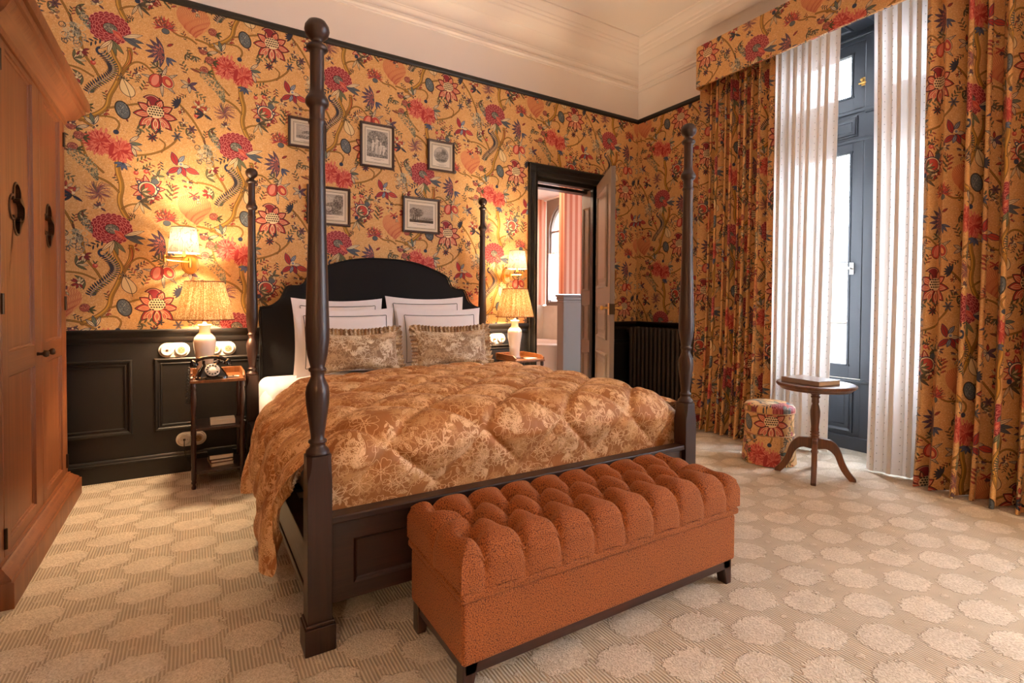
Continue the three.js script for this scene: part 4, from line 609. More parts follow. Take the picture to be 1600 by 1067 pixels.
// ---------- quilt ----------
{
  const xa = 0.37, xb = 2.03, zEnd = 2.155;
  const zTop = (x) => lerp(0.93, 0.75, clamp((x - 0.4) / 1.5));
  const puff = (s, t) => {                                 // diamond quilting on the cloth's own coordinates (metres)
    const p = (s - 0.58) / 0.373 + (t - 2.173) / 0.34, q = (s - 0.58) / 0.373 - (t - 2.173) / 0.34, d = (k) => abs(k - Math.round(k)), a = clamp(d(p) * 2), b = clamp(d(q) * 2);
    return 0.026 * (1 - Math.exp(-a / 0.13)) * (1 - Math.exp(-b / 0.13)) + 0.009 * sin(a * PI / 2) * sin(b * PI / 2) + 0.004 * fbm(s * 16, t * 16, 3);
  };
  const bulge = (x, z) => 0.632 + 0.03 * sin(clamp((x - xa) / (xb - xa)) * PI) + 0.012 * sin(clamp((z - 0.75) / 1.4) * PI);
  // top and foot fall
  const L = zEnd - 0.75, F = 0.235;
  const main = surf(150, 170, (u, v) => {
    const x = lerp(xa, xb, u), z0 = zTop(x), len = zEnd - z0, t = v * (len + F), s = x - xa, edge = min(u, 1 - u) * (xb - xa), rim = smooth(clamp(min(edge / 0.12, 1)));
    const h = puff(s, t + z0) * clamp(t / 0.03) * (0.4 + 0.6 * rim), side = -0.05 * pow(1 - clamp(edge / 0.13), 2);
    if (t < len - 0.1) return [x, bulge(x, z0 + t) + h + side, z0 + t];
    const q = t - (len - 0.1), R = 0.1, arc = R * PI / 2;
    if (q < arc) { const a = q / R; return [x, bulge(x, zEnd) - R * (1 - cos(a)) + h * cos(a) + side * cos(a), zEnd - 0.1 + R * sin(a) + h * sin(a)]; }
    const d = q - arc; return [x, bulge(x, zEnd) - R - d + side * 0.3, zEnd + h * (1 - 0.8 * clamp(d / 0.14)) - 0.02 * clamp(d / 0.12)];
  }, (u, v) => [lerp(xa, xb, u), v * (L + F)]);
  // fall over the window side
  const right = surf(40, 120, (u, v) => {
    const z0 = zTop(xb), z = lerp(z0, zEnd - 0.04, v), D = 0.4, d = u * D, R = 0.09, arc = R * PI / 2, y0 = bulge(xb, z) - 0.05 * 1, h = puff(xb - xa + d, z) * (0.4 + 0.6 * smooth(u * 6)) * clamp((z - z0) / 0.03);
    if (d < arc) { const a = d / R; return [xb + R * sin(a) + h * sin(a), y0 - R * (1 - cos(a)) + h * cos(a), z]; }
    return [xb + R + 0.015 * sin(z * 9) * u + h, y0 - R - (d - arc), z];
  }, (u, v) => [xb + u * 0.4, v * L]);
  // long fall on the lamp side; the foot corner hangs free outside the post
  const hem = (z) => { const k = [[0.93, 0.20], [1.02, 0.185], [1.2, 0.20], [1.45, 0.25], [1.62, 0.245], [1.78, 0.185], [1.9, 0.14], [1.99, 0.145], [2.06, 0.21], [2.12, 0.32], [2.155, 0.44]]; for (let i = 1; i < k.length; i++) if (z <= k[i][0]) return lerp(k[i - 1][1], k[i][1], smooth((z - k[i - 1][0]) / (k[i][0] - k[i - 1][0]))); return 0.52; };
  const left = surf(60, 150, (u, v) => {
    const z = lerp(zTop(xa), zEnd, v), y0 = bulge(xa, z) - 0.05, D = y0 - hem(z), d = u * D, R = min(0.09, D * 0.5), arc = 0.11, foot = smooth((z - 1.75) / 0.3);
    const h = puff(-d, z) * (0.4 + 0.6 * smooth(u * 6)) * (1 - pow(u, 6)) * lerp(1, 0.85, u) * clamp((z - zTop(xa)) / 0.03);
    const out = lerp(0.10, 0.075, foot) * (0.5 + 0.5 * smooth(v * 7)) + 0.055 * u + 0.02 * sin(z * 11 + 0.7) * u + 0.012 * sin(z * 27) * u * u;
    const a = clamp(d / arc) * PI / 2; let x = xa - out * sin(a) * (0.75 + 0.25 * u) - h * sin(a), y = y0 - d + h * cos(a);
    const zz = z - 0.02 * foot * u * smooth((z - 1.9) / 0.2) ;
    return [x - 0.035 * foot * u, y, zz];
  }, (u, v) => [xa - u * 0.48, v * L]);
  const lower = (g) => g; 
  const q = join([main, right, left].map(lower)); 
  tag(part('quilt', q, M.quilt), 'tan satin diamond quilt with cream line flowers spread over the bed', 'quilt');
}
// ---------- pillows ----------
function pillowGeo(w, h, t, flange, n = 44) {
  const f = (sgn) => surf(n, n, (u, v) => {
    const a = u * 2 - 1, b = v * 2 - 1, iw = w / 2, ih = h / 2, x = a * iw, y = b * ih;
    const kx = clamp((iw - abs(x) - flange) / (iw - flange)), ky = clamp((ih - abs(y) - flange) / (ih - flange));
    const th = t / 2 * pow(kx, 0.42) * pow(ky, 0.42), pinch = 0.03 * (1 - pow(abs(b), 2)) * pow(abs(a), 3), pinch2 = 0.03 * (1 - pow(abs(a), 2)) * pow(abs(b), 3);
    const wr = 0.006 * (fbm(u * 6 + (sgn > 0 ? 0 : 9), v * 6, 3) - 0.5) * 2 * (kx > 0 && ky > 0 ? 1 : 0.6);
    return [x - Math.sign(a) * pinch * 0.6, y - Math.sign(b) * pinch2 * 0.8, sgn * (th + 0.002) + wr];
  }, (u, v) => [u * w, v * h]);
  return [f(1), (() => { const g = f(-1); const i = g.index.array; for (let k = 0; k < i.length; k += 3) { const q = i[k]; i[k] = i[k + 1]; i[k + 1] = q; } g.computeVertexNormals(); return g; })(), f];
}
function surfPoint(w, h, t, flange, x, y) { const kx = clamp((w / 2 - abs(x) - flange) / (w / 2 - flange)), ky = clamp((h / 2 - abs(y) - flange) / (h / 2 - flange)), a = x / (w / 2), b = y / (h / 2); return [x - Math.sign(a) * 0.018 * (1 - b * b) * pow(abs(a), 3), y - Math.sign(b) * 0.024 * (1 - a * a) * pow(abs(b), 3), t / 2 * pow(kx, 0.42) * pow(ky, 0.42) + 0.004]; }
function whitePillow(w, h, t, pos, tilt, yaw, label, sd) {
  const o = thing('pillow', label, 'pillow', pos, 'white bed pillows'); o.rotation.set(tilt, yaw, 0, 'YXZ');
  const [a, b] = pillowGeo(w, h, t, 0.05); a.translate(0, h / 2, 0); b.translate(0, h / 2, 0);
  part('pillowcase', [a, b], M.linen, o);
  const pts = [], d = 0.052, N = 22; for (const [x0, y0, x1, y1] of [[-1, -1, 1, -1], [1, -1, 1, 1], [1, 1, -1, 1], [-1, 1, -1, -1]]) for (let i = 0; i < N; i++) { const k = i / N, x = lerp(x0, x1, k) * (w / 2 - d), y = lerp(y0, y1, k) * (h / 2 - d), s = surfPoint(w, h, t, 0.05, x, y); pts.push([s[0], s[1] + h / 2, s[2]]); }
  part('piped_border', tube(pts, 0.0022, 260, 5, true), M.piping, o, 'fine dark green piped line');
  return o;
}
whitePillow(0.62, 0.52, 0.12, [0.865, 0.602, 0.285], -0.17, 0.02, 'upright white pillow against the headboard, on the side of the telephone');
whitePillow(0.62, 0.54, 0.12, [1.505, 0.602, 0.285], -0.17, -0.04, 'upright white pillow against the headboard, on the side of the doorway');
whitePillow(0.66, 0.45, 0.12, [0.878, 0.607, 0.435], -0.18, 0.03, 'white pillow with dark border behind the ruffled cushion, telephone side');
whitePillow(0.655, 0.45, 0.12, [1.55, 0.607, 0.435], -0.18, -0.05, 'white pillow with dark border behind the ruffled cushion, doorway side');
function ruffled(w, h, t, pos, tilt, yaw, label, sd) {
  const o = thing('ruffled_cushion', label, 'cushion', pos, 'ruffled lumbar cushions'); o.rotation.set(tilt, yaw, 0, 'YXZ');
  const [a, b] = pillowGeo(w, h, t, 0.004); a.translate(0, h / 2, 0); b.translate(0, h / 2, 0); part('cover', [a, b], M.cushion, o);
  const per = 2 * (w + h) - 8 * 0.03; seed(sd);
  const at = (k) => { const L1 = w, L2 = h; let d = k * 2 * (w + h); const c = 0.028; const s = [[-w / 2, 0, 1, 0, L1], [w / 2, 0, 0, 1, L2], [w / 2, h, -1, 0, L1], [-w / 2, h, 0, -1, L2]]; for (const [x, y, dx, dy, L] of s) { if (d <= L) { const e = min(d, L - d), r = c * pow(1 - clamp(e / 0.06), 2) * 0.3; return [x + dx * d, y + dy * d, dy, -dx, d / L]; } d -= L; } return [-w / 2, 0, 0, -1, 0]; };
  const nrm = (k) => { let nx = 0, ny = 0; for (let i = -3; i <= 3; i++) { const q = at(((k + i * 0.008) % 1 + 1) % 1); nx += q[2]; ny += q[3]; } const l = hypot(nx, ny) || 1; return [nx / l, ny / l]; };
  const R = surf(420, 5, (u, v) => { const [x, y] = at(u % 1), [nx, ny] = nrm(u % 1), wv = sin(u * 2 * PI * 62 + 1.5 * sin(u * 40)), e = v, tan = [-ny, nx], sag = 0.01; const fa = x / (w / 2), fb = (y - h / 2) / (h / 2), px = x - Math.sign(fa) * 0.018 * (1 - fb * fb) * pow(abs(fa), 3) - nx * 0.004, py = y - Math.sign(fb) * 0.024 * (1 - fa * fa) * pow(abs(fb), 3) - ny * 0.004; return [px + nx * 0.045 * e + tan[0] * 0.006 * wv * e, py + ny * (ny < -0.4 ? 0.012 : 0.045) * e + tan[1] * 0.006 * wv * e, 0.016 * wv * (0.25 + 0.75 * e) + (ny < -0.4 ? 0.03 * e : 0)]; }, (u, v) => [u * 4.2, v * 0.06]);
  part('ruffle', R, M.cushion, o);
  return o;
}
ruffled(0.53, 0.26, 0.12, [0.9, 0.645, 0.625], -0.26, 0.04, 'tan flowered cushion with striped ruffle, on the side of the telephone', 41);
ruffled(0.54, 0.265, 0.12, [1.55, 0.645, 0.625], -0.28, -0.07, 'tan flowered cushion with striped ruffle, on the side of the doorway', 42);
// ---------- tufted bench ----------
{
  const x0 = 0.612, x1 = 1.785, z0 = 2.272, z1 = 2.662, w = x1 - x0, d = z1 - z0, n = 9, px = w / n;
  const b = thing('storage_bench', 'rust orange deep-tufted storage bench at the foot of the bed', 'bench', [(x0 + x1) / 2, 0, (z0 + z1) / 2]);
  const hw = w / 2, hd = d / 2;
  const buttons = []; const rows = [-0.27, 0.0, 0.27]; rows.forEach((r, k) => { for (let i = 0; i <= n; i++) { const x = -hw + (k % 2 ? i + 0.0 : i + 0.5) * px; if (abs(x) < hw - 0.03 && !(k % 2 === 0 && i === n)) buttons.push([x, r * d]); } });
  const seg = []; // pleats between neighbouring buttons and out to the edges
  for (let i = 0; i < buttons.length; i++) for (let j = i + 1; j < buttons.length; j++) { const A = buttons[i], B = buttons[j]; if (abs(A[1] - B[1]) > 0.05 && abs(abs(A[0] - B[0]) - px / 2) < 0.01) seg.push([A, B]); }
  for (const A of buttons) if (abs(A[1]) > 0.05) seg.push([A, [A[0], Math.sign(A[1]) * (hd + 0.2)]]);
  for (const s of [-1, 1]) seg.push([[s * (hw - px), 0], [s * (hw + 0.2), 0]].map((p) => p));
  const dSeg = (x, z) => { let m = 9; for (const [A, B] of seg) { const vx = B[0] - A[0], vz = B[1] - A[1], t = clamp(((x - A[0]) * vx + (z - A[1]) * vz) / (vx * vx + vz * vz)); m = min(m, hypot(x - A[0] - vx * t, z - A[1] - vz * t)); } return m; };
  const dBut = (x, z) => { let m = 9; for (const [a, c] of buttons) m = min(m, hypot(x - a, z - c)); return m; };
  const yTop = 0.428, ySeam = 0.3;
  const topG = surf(250, 120, (u, v) => {
    // unfold: v runs up the back, over the top, down the front; u likewise along the length
    const ext = 0.105, sx = lerp(-hw - ext, hw + ext, u), sz = lerp(-hd - ext, hd + ext, v), R = 0.035;
    const cx = clamp(sx, -hw, hw), cz = clamp(sz, -hd, hd), ex = abs(sx) - hw, ez = abs(sz) - hd, e = max(ex, ez, 0);
    const qx = cx, qz = cz, c = dSeg(ez > ex && e > 0 ? cx : sx, e > 0 ? (ez > ex ? sz : cz) : sz), crease = 1 - Math.exp(-c / 0.014), pit = Math.exp(-pow(dBut(sx, sz) / 0.028, 2));
    const edge = min(hw - abs(cx), hd - abs(cz)), rnd2 = 0.03 * pow(1 - clamp(edge / 0.05), 2);
    const y = yTop + 0.008 - 0.034 * (1 - crease) - 0.05 * pit - rnd2 - e * (yTop - ySeam) / ext * 0.78 + 0.006 * (e === 0 ? 1 : 0) * 0;
    const inset = e > 0 ? -0.010 * smooth(e / 0.04) + 0.007 * (1 - crease) : 0.0;
    return [cx - Math.sign(cx) * (abs(cx) >= hw - 1e-6 ? inset : 0) * 1, y, cz - Math.sign(cz) * (abs(cz) >= hd - 1e-6 ? inset : 0)];
  }, (u, v) => [lerp(-hw, hw, u) * 1.15, lerp(-hd, hd, v) * 1.5]);
  part('tufted_lid', topG, M.bench, b);
  const bt = ball(0.012, 0, 0, 0, 1, 0.6, 1, 10); for (const [x, z] of buttons) { const m = part('button', bt, M.bench, b); m.position.set(x, yTop - 0.07, z); }
  part('lid_band', muv(new RoundedBoxGeometry(w + 0.018, 0.026, d + 0.018, 3, 0.01).translate(0, 0.287, 0)), M.bench, b);
  part('box', muv(new RoundedBoxGeometry(w, 0.176, d, 3, 0.012).translate(0, 0.184, 0)), M.bench, b);
  part('base_rail', [span(-hw + 0.012, hw - 0.012, 0.062, 0.1, -hd + 0.012, hd - 0.012)].map((g) => muv(g, true)), M.darkWood, b);
  for (const [sx, sz] of [[-1, -1], [1, -1], [-1, 1], [1, 1]]) { const s = shapeOf([[0, 0.098], [0.05, 0.098], [0.05, 0], [0.022, 0]]); const g = muv(extrude(s, 0.042, 0.003)); g.translate(-0.05, 0, -0.021); if (sx < 0) g.scale(-1, 1, 1); g.translate(sx * (hw - 0.006), 0, sz * (hd - 0.03)); part('leg', g, M.darkWood, b); }
}
// ---------- wardrobe ----------
{
  const X = -0.59, z0 = 0.204, z1 = 1.40, yT = 2.09, w = thing('wardrobe', 'tall cherry wood wardrobe with quatrefoil cut-outs in its doors', 'wardrobe', [0, 0, 0]);
  // local frame: a = along z, toX puts (a, y, out) on the front
  const toX = (g) => g.applyMatrix4(new THREE.Matrix4().set(0, 0, 1, X, 0, 1, 0, 0, -1, 0, 0, 0, 0, 0, 0, 1));   // local x -> -z
  part('carcass', [span(XL + 0.02, X - 0.03, 0.1, yT, z0, z0 + 0.025), span(XL + 0.02, X - 0.03, 0.1, yT, z1 - 0.025, z1), span(XL + 0.02, X - 0.03, 0.1, 0.13, z0, z1), span(XL + 0.02, X - 0.03, yT - 0.03, yT, z0, z1), span(XL + 0.01, XL + 0.03, 0.1, yT, z0, z1), span(X - 0.03, X, 0.12, yT, z0, z0 + 0.035), span(X - 0.03, X, 0.12, yT, z1 - 0.07, z1), span(X - 0.03, X, 2.055, yT, z0, z1)], M.cherry, w);
  const quat = (cx, cy, r, o) => { const p = new THREE.Path(), pts = []; for (let k = 0; k < 4; k++) { const a0 = k * PI / 2; for (let i = 0; i <= 14; i++) { const t = -0.5 + i / 14, a = a0 + t * PI * 1.33; pts.push(new THREE.Vector2(cx + cos(a0) * o + cos(a) * r, cy + sin(a0) * o + sin(a) * r)); } } p.setFromPoints(pts.reverse()); p.closePath(); return p; };
  const bevel = [[0, 0], [0.002, -0.006], [0.008, -0.01], [0.012, -0.02]];
  const door = (a, b, hz, side) => {
    const d = part('door', toX(join([[a, a + (side > 0 ? 0.12 : 0.08), 0.135, 2.05], [b - 0.08, b, 0.135, 2.05]].map(([p, q, y0, y1]) => span(-q, -p, y0, y1, -0.022, 0.0, 0.002)).concat([[0.135, 0.185], [0.795, 0.888], [2.02, 2.05]].map(([y0, y1]) => muv(span(-b, -a, y0, y1, -0.022, -0.0005, 0.002), true))))), M.cherry, w);
    const pa = a + (side > 0 ? 0.12 : 0.08), pb = b - 0.08;
    for (const [y0, y1] of [[0.185, 0.795], [0.888, 2.02]]) {
      part('panel_moulding', toX(frame(pb - pa, y1 - y0, bevel, false, -(pa + pb) / 2, (y0 + y1) / 2, -0.001)), M.cherry, d);
      const s = shapeOf([[-pb + 0.005, y0 + 0.005], [-pa - 0.005, y0 + 0.005], [-pa - 0.005, y1 - 0.005], [-pb + 0.005, y1 - 0.005]]);
      if (y1 > 1.5) s.holes.push(quat(-hz, 1.452, 0.047, 0.056));
      part('panel', toX(muv(extrude(s, 0.016)).translate(0, 0, -0.03)), M.cherry, d);
    }
    const rim = quat(-hz, 1.452, 0.047, 0.056), rs = new THREE.Shape(quat(-hz, 1.452, 0.053, 0.056).getPoints()); rs.holes.push(rim);
    part('quatrefoil_rim', toX(extrude(rs, 0.03, 0.003).translate(0, 0, -0.036)), M.bronze, d, 'dark quatrefoil rim');
    part('backing', toX(bx(0.3, 0.3, 0.006, -hz, 1.452, -0.036, 0)), M.cherry, d);
    const kz = side > 0 ? a + 0.085 : b - 0.035; part('knob', lathe([[0, 0], [0.008, 0], [0.006, 0.012], [0.007, 0.018], [0.014, 0.024], [0.016, 0.032], [0.012, 0.04], [0, 0.042]], 16).rotateZ(-PI / 2).translate(X, 0.845, kz), M.bronze, d);
    const hn = side > 0 ? b + 0.004 : a - 0.004; for (const y of [0.21, 1.07, 1.95]) part('hinge', cyl(0.006, 0.006, 0.075, 8, X + 0.004, y, hn), M.bronze, d);
  };
  door(0.242, 0.741, 0.51, -1); door(0.745, 1.325, 1.055, 1);
  // crown and plinth mouldings, mitred round the front
  const ring = (list) => { const pos = [], R = list.map(([o, y]) => [[XL + 0.02, y, z0 - o], [X + o, y, z0 - o], [X + o, y, z1 + o], [XL + 0.02, y, z1 + o]]); for (let k = 0; k + 1 < R.length; k++) for (let i = 0; i < 3; i++) pos.push(...R[k][i], ...R[k + 1][i + 1], ...R[k][i + 1], ...R[k][i], ...R[k + 1][i], ...R[k + 1][i + 1]); const t = R[R.length - 1]; pos.push(...t[0], ...t[2], ...t[1], ...t[0], ...t[3], ...t[2]); const g = new THREE.BufferGeometry(); g.setAttribute('position', new THREE.Float32BufferAttribute(pos, 3)); g.computeVertexNormals(); return muv(creased(g, 0.5)); };
  part('crown_moulding', ring([[0, 2.04], [0.008, 2.042], [0.012, 2.052], [0.012, 2.064], [0.02, 2.07], [0.035, 2.078], [0.05, 2.09], [0.062, 2.108], [0.068, 2.122], [0.078, 2.126], [0.082, 2.136], [0.082, 2.148], [0.095, 2.152], [0.1, 2.165], [0.1, 2.195]]), M.cherry, w);
  part('plinth', ring([[0.052, 0.0], [0.052, 0.088], [0.05, 0.092], [0.043, 0.094], [0.043, 0.1], [0.036, 0.108], [0.024, 0.118], [0.016, 0.128], [0.01, 0.132], [0.01, 0.14], [0.0, 0.142]]), M.cherry, w);
}
// ---------- bedside tables ----------
function nightstand(x, label) {
  const W = 0.285, D = 0.32, t = thing('bedside_table', label, 'bedside table', [x, 0, 0.27], 'turned-leg bedside tables');
  part('tray_top', span(-W / 2, W / 2, 0.612, 0.63, -D / 2, D / 2, 0.004), M.trayWood, t);
  const lowEnd = (s) => { const sh = shapeOf([[-D / 2, 0.628], [D / 2 - 0.01, 0.628], [D / 2 - 0.01, 0.645], [D / 2 - 0.05, 0.664], [-D / 2, 0.668]]); return muv(extrude(sh, 0.012, 0.002).rotateY(-PI / 2).translate(s * (W / 2 - 0.002) + (s > 0 ? 0 : 0.012) , 0, 0)); };
  part('gallery', [span(-W / 2, W / 2, 0.628, 0.668, -D / 2, -D / 2 + 0.012), lowEnd(-1), lowEnd(1)], M.trayWood, t);
  part('lower_shelf', span(-W / 2 + 0.012, W / 2 - 0.012, 0.335, 0.35, -D / 2 + 0.01, D / 2 - 0.01), M.darkWood, t);
  part('lower_shelf', span(-W / 2 + 0.012, W / 2 - 0.012, 0.085, 0.1, -D / 2 + 0.01, D / 2 - 0.01), M.darkWood, t);
  const lp = [[0, 0], [0.011, 0], [0.013, 0.012], [0.009, 0.02], [0.009, 0.03], [0.014, 0.034], [0.014, 0.042], [0.01, 0.046], [0.0145, 0.06], [0.0145, 0.11], [0.012, 0.116], [0.0125, 0.18], [0.015, 0.25], [0.011, 0.31], [0.0145, 0.318], [0.0145, 0.362], [0.01, 0.37], [0.0105, 0.42], [0.0155, 0.52], [0.012, 0.565], [0.009, 0.572], [0.0145, 0.58], [0.0145, 0.614], [0, 0.614]];
  const lg = lathe(lp, 14); for (const [sx, sz] of [[-1, -1], [1, -1], [-1, 1], [1, 1]]) { const m = part('leg', lg, M.darkWood, t); m.position.set(sx * (W / 2 - 0.018), 0, sz * (D / 2 - 0.018)); }
  return t;
}
nightstand(0.125, 'dark turned-leg bedside table with shelves, carrying the black telephone'); nightstand(2.32, 'dark turned-leg bedside table with raised tray edge by the bathroom doorway');
// ---------- table lamps ----------
function shadeGeo(r0, r1, h, pleats, seg, wave = 0.0022) { return surf(seg, 6, (u, v) => { const a = u * 2 * PI, r = lerp(r1, r0, v) + wave * sin(a * pleats); return [cos(a) * r, v * h, sin(a) * r]; }, (u, v) => [u * 2 * PI * r1, v * h]); }
const shadeMap = dataTex(512, 256, (u, v) => { const k = fbm(u * 170, v * 84, 2, 170, 84), s = fbm(u * 60, v * 2, 2, 60, 2) - 0.5; return mixc(hex(0xa8743f), hex(0xeccf9c), clamp((k - 0.4) * 2.4 + 1.1 * s + 0.1)); }, 0.5, 0.25);
const shadeCloth = phys({ map: shadeMap, roughness: 1, transmission: 0.035, thickness: 0, side: THREE.DoubleSide });
const sconceMap = (() => { const c = canvasOf(512, 256), g = c.getContext('2d'); g.fillStyle = '#f6ecd2'; g.fillRect(0, 0, 512, 256); seed(8); for (let i = 0; i < 46; i++) { const x = rnd() * 512, y = rnd() * 256, a = rnd() * 6; g.strokeStyle = ['#a86a3a', '#c4604a', '#7a7050', '#8d5a44'][i % 4]; g.lineWidth = rr(1.5, 4); g.beginPath(); g.moveTo(x, y); g.bezierCurveTo(x + cos(a) * 30, y + sin(a) * 30, x + cos(a + 1) * 40, y + sin(a + 1) * 40, x + cos(a + 0.5) * 60, y + sin(a + 0.5) * 60); g.stroke(); if (i % 3 === 0) { g.beginPath(); g.arc(x, y, rr(5, 12), 0, 5); g.stroke(); } } return texOf(c, 0.26, 0.16); })();
const sconceCloth = phys({ map: sconceMap, roughness: 1, transmission: 0.018, thickness: 0, side: THREE.DoubleSide });
const trimRed = std({ color: 0x7a2f24, roughness: 0.9 }), trimBrown = std({ color: 0x6b5038, roughness: 0.9 });
function tableLamp(x, z, label) {
  const l = thing('table_lamp', label, 'lamp', [x, 0.631, z], 'bedside table lamps');
  part('base', lathe([[0, 0], [0.05, 0], [0.052, 0.008], [0.045, 0.016], [0.043, 0.03], [0.044, 0.07], [0.049, 0.12], [0.057, 0.17], [0.061, 0.205], [0.057, 0.232], [0.042, 0.252], [0.031, 0.262], [0.029, 0.28], [0.031, 0.3], [0.036, 0.306], [0.036, 0.314], [0.012, 0.316], [0.01, 0.33], [0, 0.33]], 36), M.china, l);
  part('stem', [cyl(0.006, 0.006, 0.12, 8, 0, 0.37, 0), cyl(0.014, 0.014, 0.05, 12, 0, 0.39, 0)], M.brass, l);
  part('shade', shadeGeo(0.103, 0.158, 0.232, 52, 416).translate(0, 0.342, 0), shadeCloth, l);
  part('shade_trim', [new THREE.TorusGeometry(0.104, 0.003, 6, 48).rotateX(PI / 2).translate(0, 0.574, 0), new THREE.TorusGeometry(0.159, 0.003, 6, 60).rotateX(PI / 2).translate(0, 0.343, 0)], trimRed, l, 'dark red trim on the shade rims');
  part('shade_carrier', [0, 2.094, 4.189].map((a) => cyl(0.0015, 0.0015, 0.1, 6, 0.05, 0.56, 0, 'x').rotateY(a)).concat([cyl(0.003, 0.003, 0.14, 6, 0, 0.49, 0)]), M.brass, l);
  part('bulb', ball(0.03, 0, 0.455, 0, 1, 1.15, 1, 16), M.bulb, l);
  const p = new THREE.PointLight(WARM, 3.0, 0, 2); p.position.set(0, 0.455, 0); p.shadow.radius = 1.4; p.name = 'table_lamp_light'; l.add(p);
}
tableLamp(0.062, 0.22, 'white vase table lamp with pleated tan shade behind the telephone'); tableLamp(2.285, 0.24, 'white vase table lamp with pleated tan shade beside the doorway');
// ---------- swing-arm wall lamps ----------
function sconce(px, sx, bend, label) {
  const l = thing('wall_lamp', label, 'wall lamp', [px, 1.325, 0], 'swing-arm wall lamps'), dx = sx - px, sz = 0.2;
  const oval = (a, b, d, bev) => { const s = new THREE.Shape(); s.absellipse(0, 0, a, b, 0, 2 * PI); return extrude(s, d, bev, 36); };
  part('backplate', [oval(0.048, 0.068, 0.014, 0.005), oval(0.038, 0.056, 0.008, 0.003).translate(0, 0, 0.012)], M.brass, l);
  part('bracket', [cyl(0.009, 0.009, 0.05, 12, 0, 0, 0.045, 'z'), cyl(0.01, 0.01, 0.06, 12, 0, 0.0, 0.072)], M.brass, l);
  part('arm', [tube([[0, 0.008, 0.072], [bend, 0.008, 0.13]], 0.006, 4, 8), tube([[bend, 0.026, 0.13], [dx, 0.026, sz]], 0.006, 4, 8), cyl(0.009, 0.009, 0.045, 12, bend, 0.017, 0.13)], M.brass, l);
  part('socket', [cyl(0.008, 0.012, 0.04, 12, dx, 0.045, sz), cyl(0.014, 0.014, 0.04, 12, dx, 0.08, sz)], M.brass, l);
  part('shade', shadeGeo(0.064, 0.083, 0.152, 40, 320, 0.0012).translate(dx, 0.05, sz), sconceCloth, l);
  part('shade_trim', [new THREE.TorusGeometry(0.0645, 0.002, 6, 40).rotateX(PI / 2).translate(dx, 0.202, sz), new THREE.TorusGeometry(0.0835, 0.002, 6, 48).rotateX(PI / 2).translate(dx, 0.051, sz)], trimBrown, l);
  part('shade_carrier', [0, 2.094, 4.189].map((a) => cyl(0.0012, 0.0012, 0.07, 6, 0.035, 0, 0, 'x').rotateY(a).translate(dx, 0.1, sz)), M.brass, l);
  part('bulb', ball(0.02, dx, 0.128, sz, 1, 1.3, 1, 14), M.bulb, l);
  const p = new THREE.PointLight(WARM, 1.7, 0, 2); p.position.set(dx, 0.128, sz); p.shadow.radius = 1; p.name = 'wall_lamp_light'; l.add(p);
}
sconce(-0.013, -0.043, -0.13, 'brass swing-arm wall lamp with patterned shade above the telephone table'); sconce(2.345, 2.33, 2.43 - 2.345, 'brass swing-arm wall lamp with patterned shade beside the door casing');
// ---------- telephone ----------
{
  const t = thing('telephone', 'black rotary dial telephone on the bedside table', 'telephone', [0.09, 0.6305, 0.345]); t.rotation.y = 0.1; t.scale.setScalar(0.85);
  const loftRings = [[0.098, 0.075, 0], [0.098, 0.075, 0.016], [0.092, 0.07, 0.02], [0.09, 0.068, 0.03], [0.074, 0.058, 0.055], [0.058, 0.046, 0.08], [0.05, 0.038, 0.095], [0.046, 0.032, 0.1], [0, 0, 0.101]];
  const body = surf(48, loftRings.length - 1, (u, v) => { const k = Math.round(v * (loftRings.length - 1)), [a, b, y] = loftRings[k], th = u * 2 * PI, c = cos(th), s = sin(th), e = 0.42; return [Math.sign(c) * pow(abs(c), e) * a, y, Math.sign(s) * pow(abs(s), e) * b + (0.02 - y * 0.2)]; });
  part('body', creased(body, 0.7), M.bakelite, t);
  const dial = part('dial', lathe([[0, 0.006], [0.042, 0.006], [0.046, 0.002], [0.046, -0.004], [0, -0.004]], 40).rotateX(1.0).translate(0, 0.062, 0.075), std({ color: 0xc9bfb6, roughness: 0.3, metalness: 0.4 }), t, 'pale dial ring');
  const hole = cyl(0.0062, 0.0062, 0.003, 12); for (let i = 0; i < 10; i++) { const a = 0.6 + i * 0.53, g = hole.clone().translate(cos(a) * 0.034, 0.0065, sin(a) * 0.034).rotateX(1.0).translate(0, 0.062, 0.075); part('finger_hole', g, M.rubber, dial); }
  part('number_card', lathe([[0, 0.009], [0.02, 0.009], [0.021, 0.005], [0, 0.005]], 28).rotateX(1.0).translate(0, 0.062, 0.075), M.paper, dial);
  for (const s of [-1, 1]) part('cradle', [bx(0.014, 0.03, 0.02, s * 0.045, 0.112, -0.012, 0.004), bx(0.014, 0.03, 0.02, s * 0.045, 0.112, 0.022, 0.004)], M.bakelite, t);
  const hs = part('handset', [tube([[-0.1, 0.118, 0.005], [-0.06, 0.138, 0.005], [0, 0.145, 0.005], [0.06, 0.138, 0.005], [0.1, 0.118, 0.005]], 0.0125, 40, 12), ...[-1, 1].map((s) => lathe([[0, 0], [0.026, 0], [0.028, 0.006], [0.025, 0.02], [0.016, 0.036], [0.006, 0.044], [0, 0.045]], 24).rotateZ(s * -0.35).translate(s * 0.098, 0.088, 0.005))], M.bakelite, t);
  const cp = []; for (let i = 0; i <= 240; i++) { const k = i / 240, a = k * 2 * PI * 26, y = k < 0.5 ? lerp(0.1, -0.17, k * 2) : lerp(-0.17, 0.02, (k - 0.5) * 2); cp.push([-0.118 - 0.014 * sin(k * PI) + 0.006 * cos(a) + (k < 0.5 ? -0.012 : 0.008), y, -0.02 + 0.03 * k + 0.006 * sin(a)]); }
  part('coiled_cord', tube([[-0.1, 0.095, 0.005], ...cp, [-0.096, 0.01, 0.03]], 0.0018, 900, 5), M.rubber, t);
}
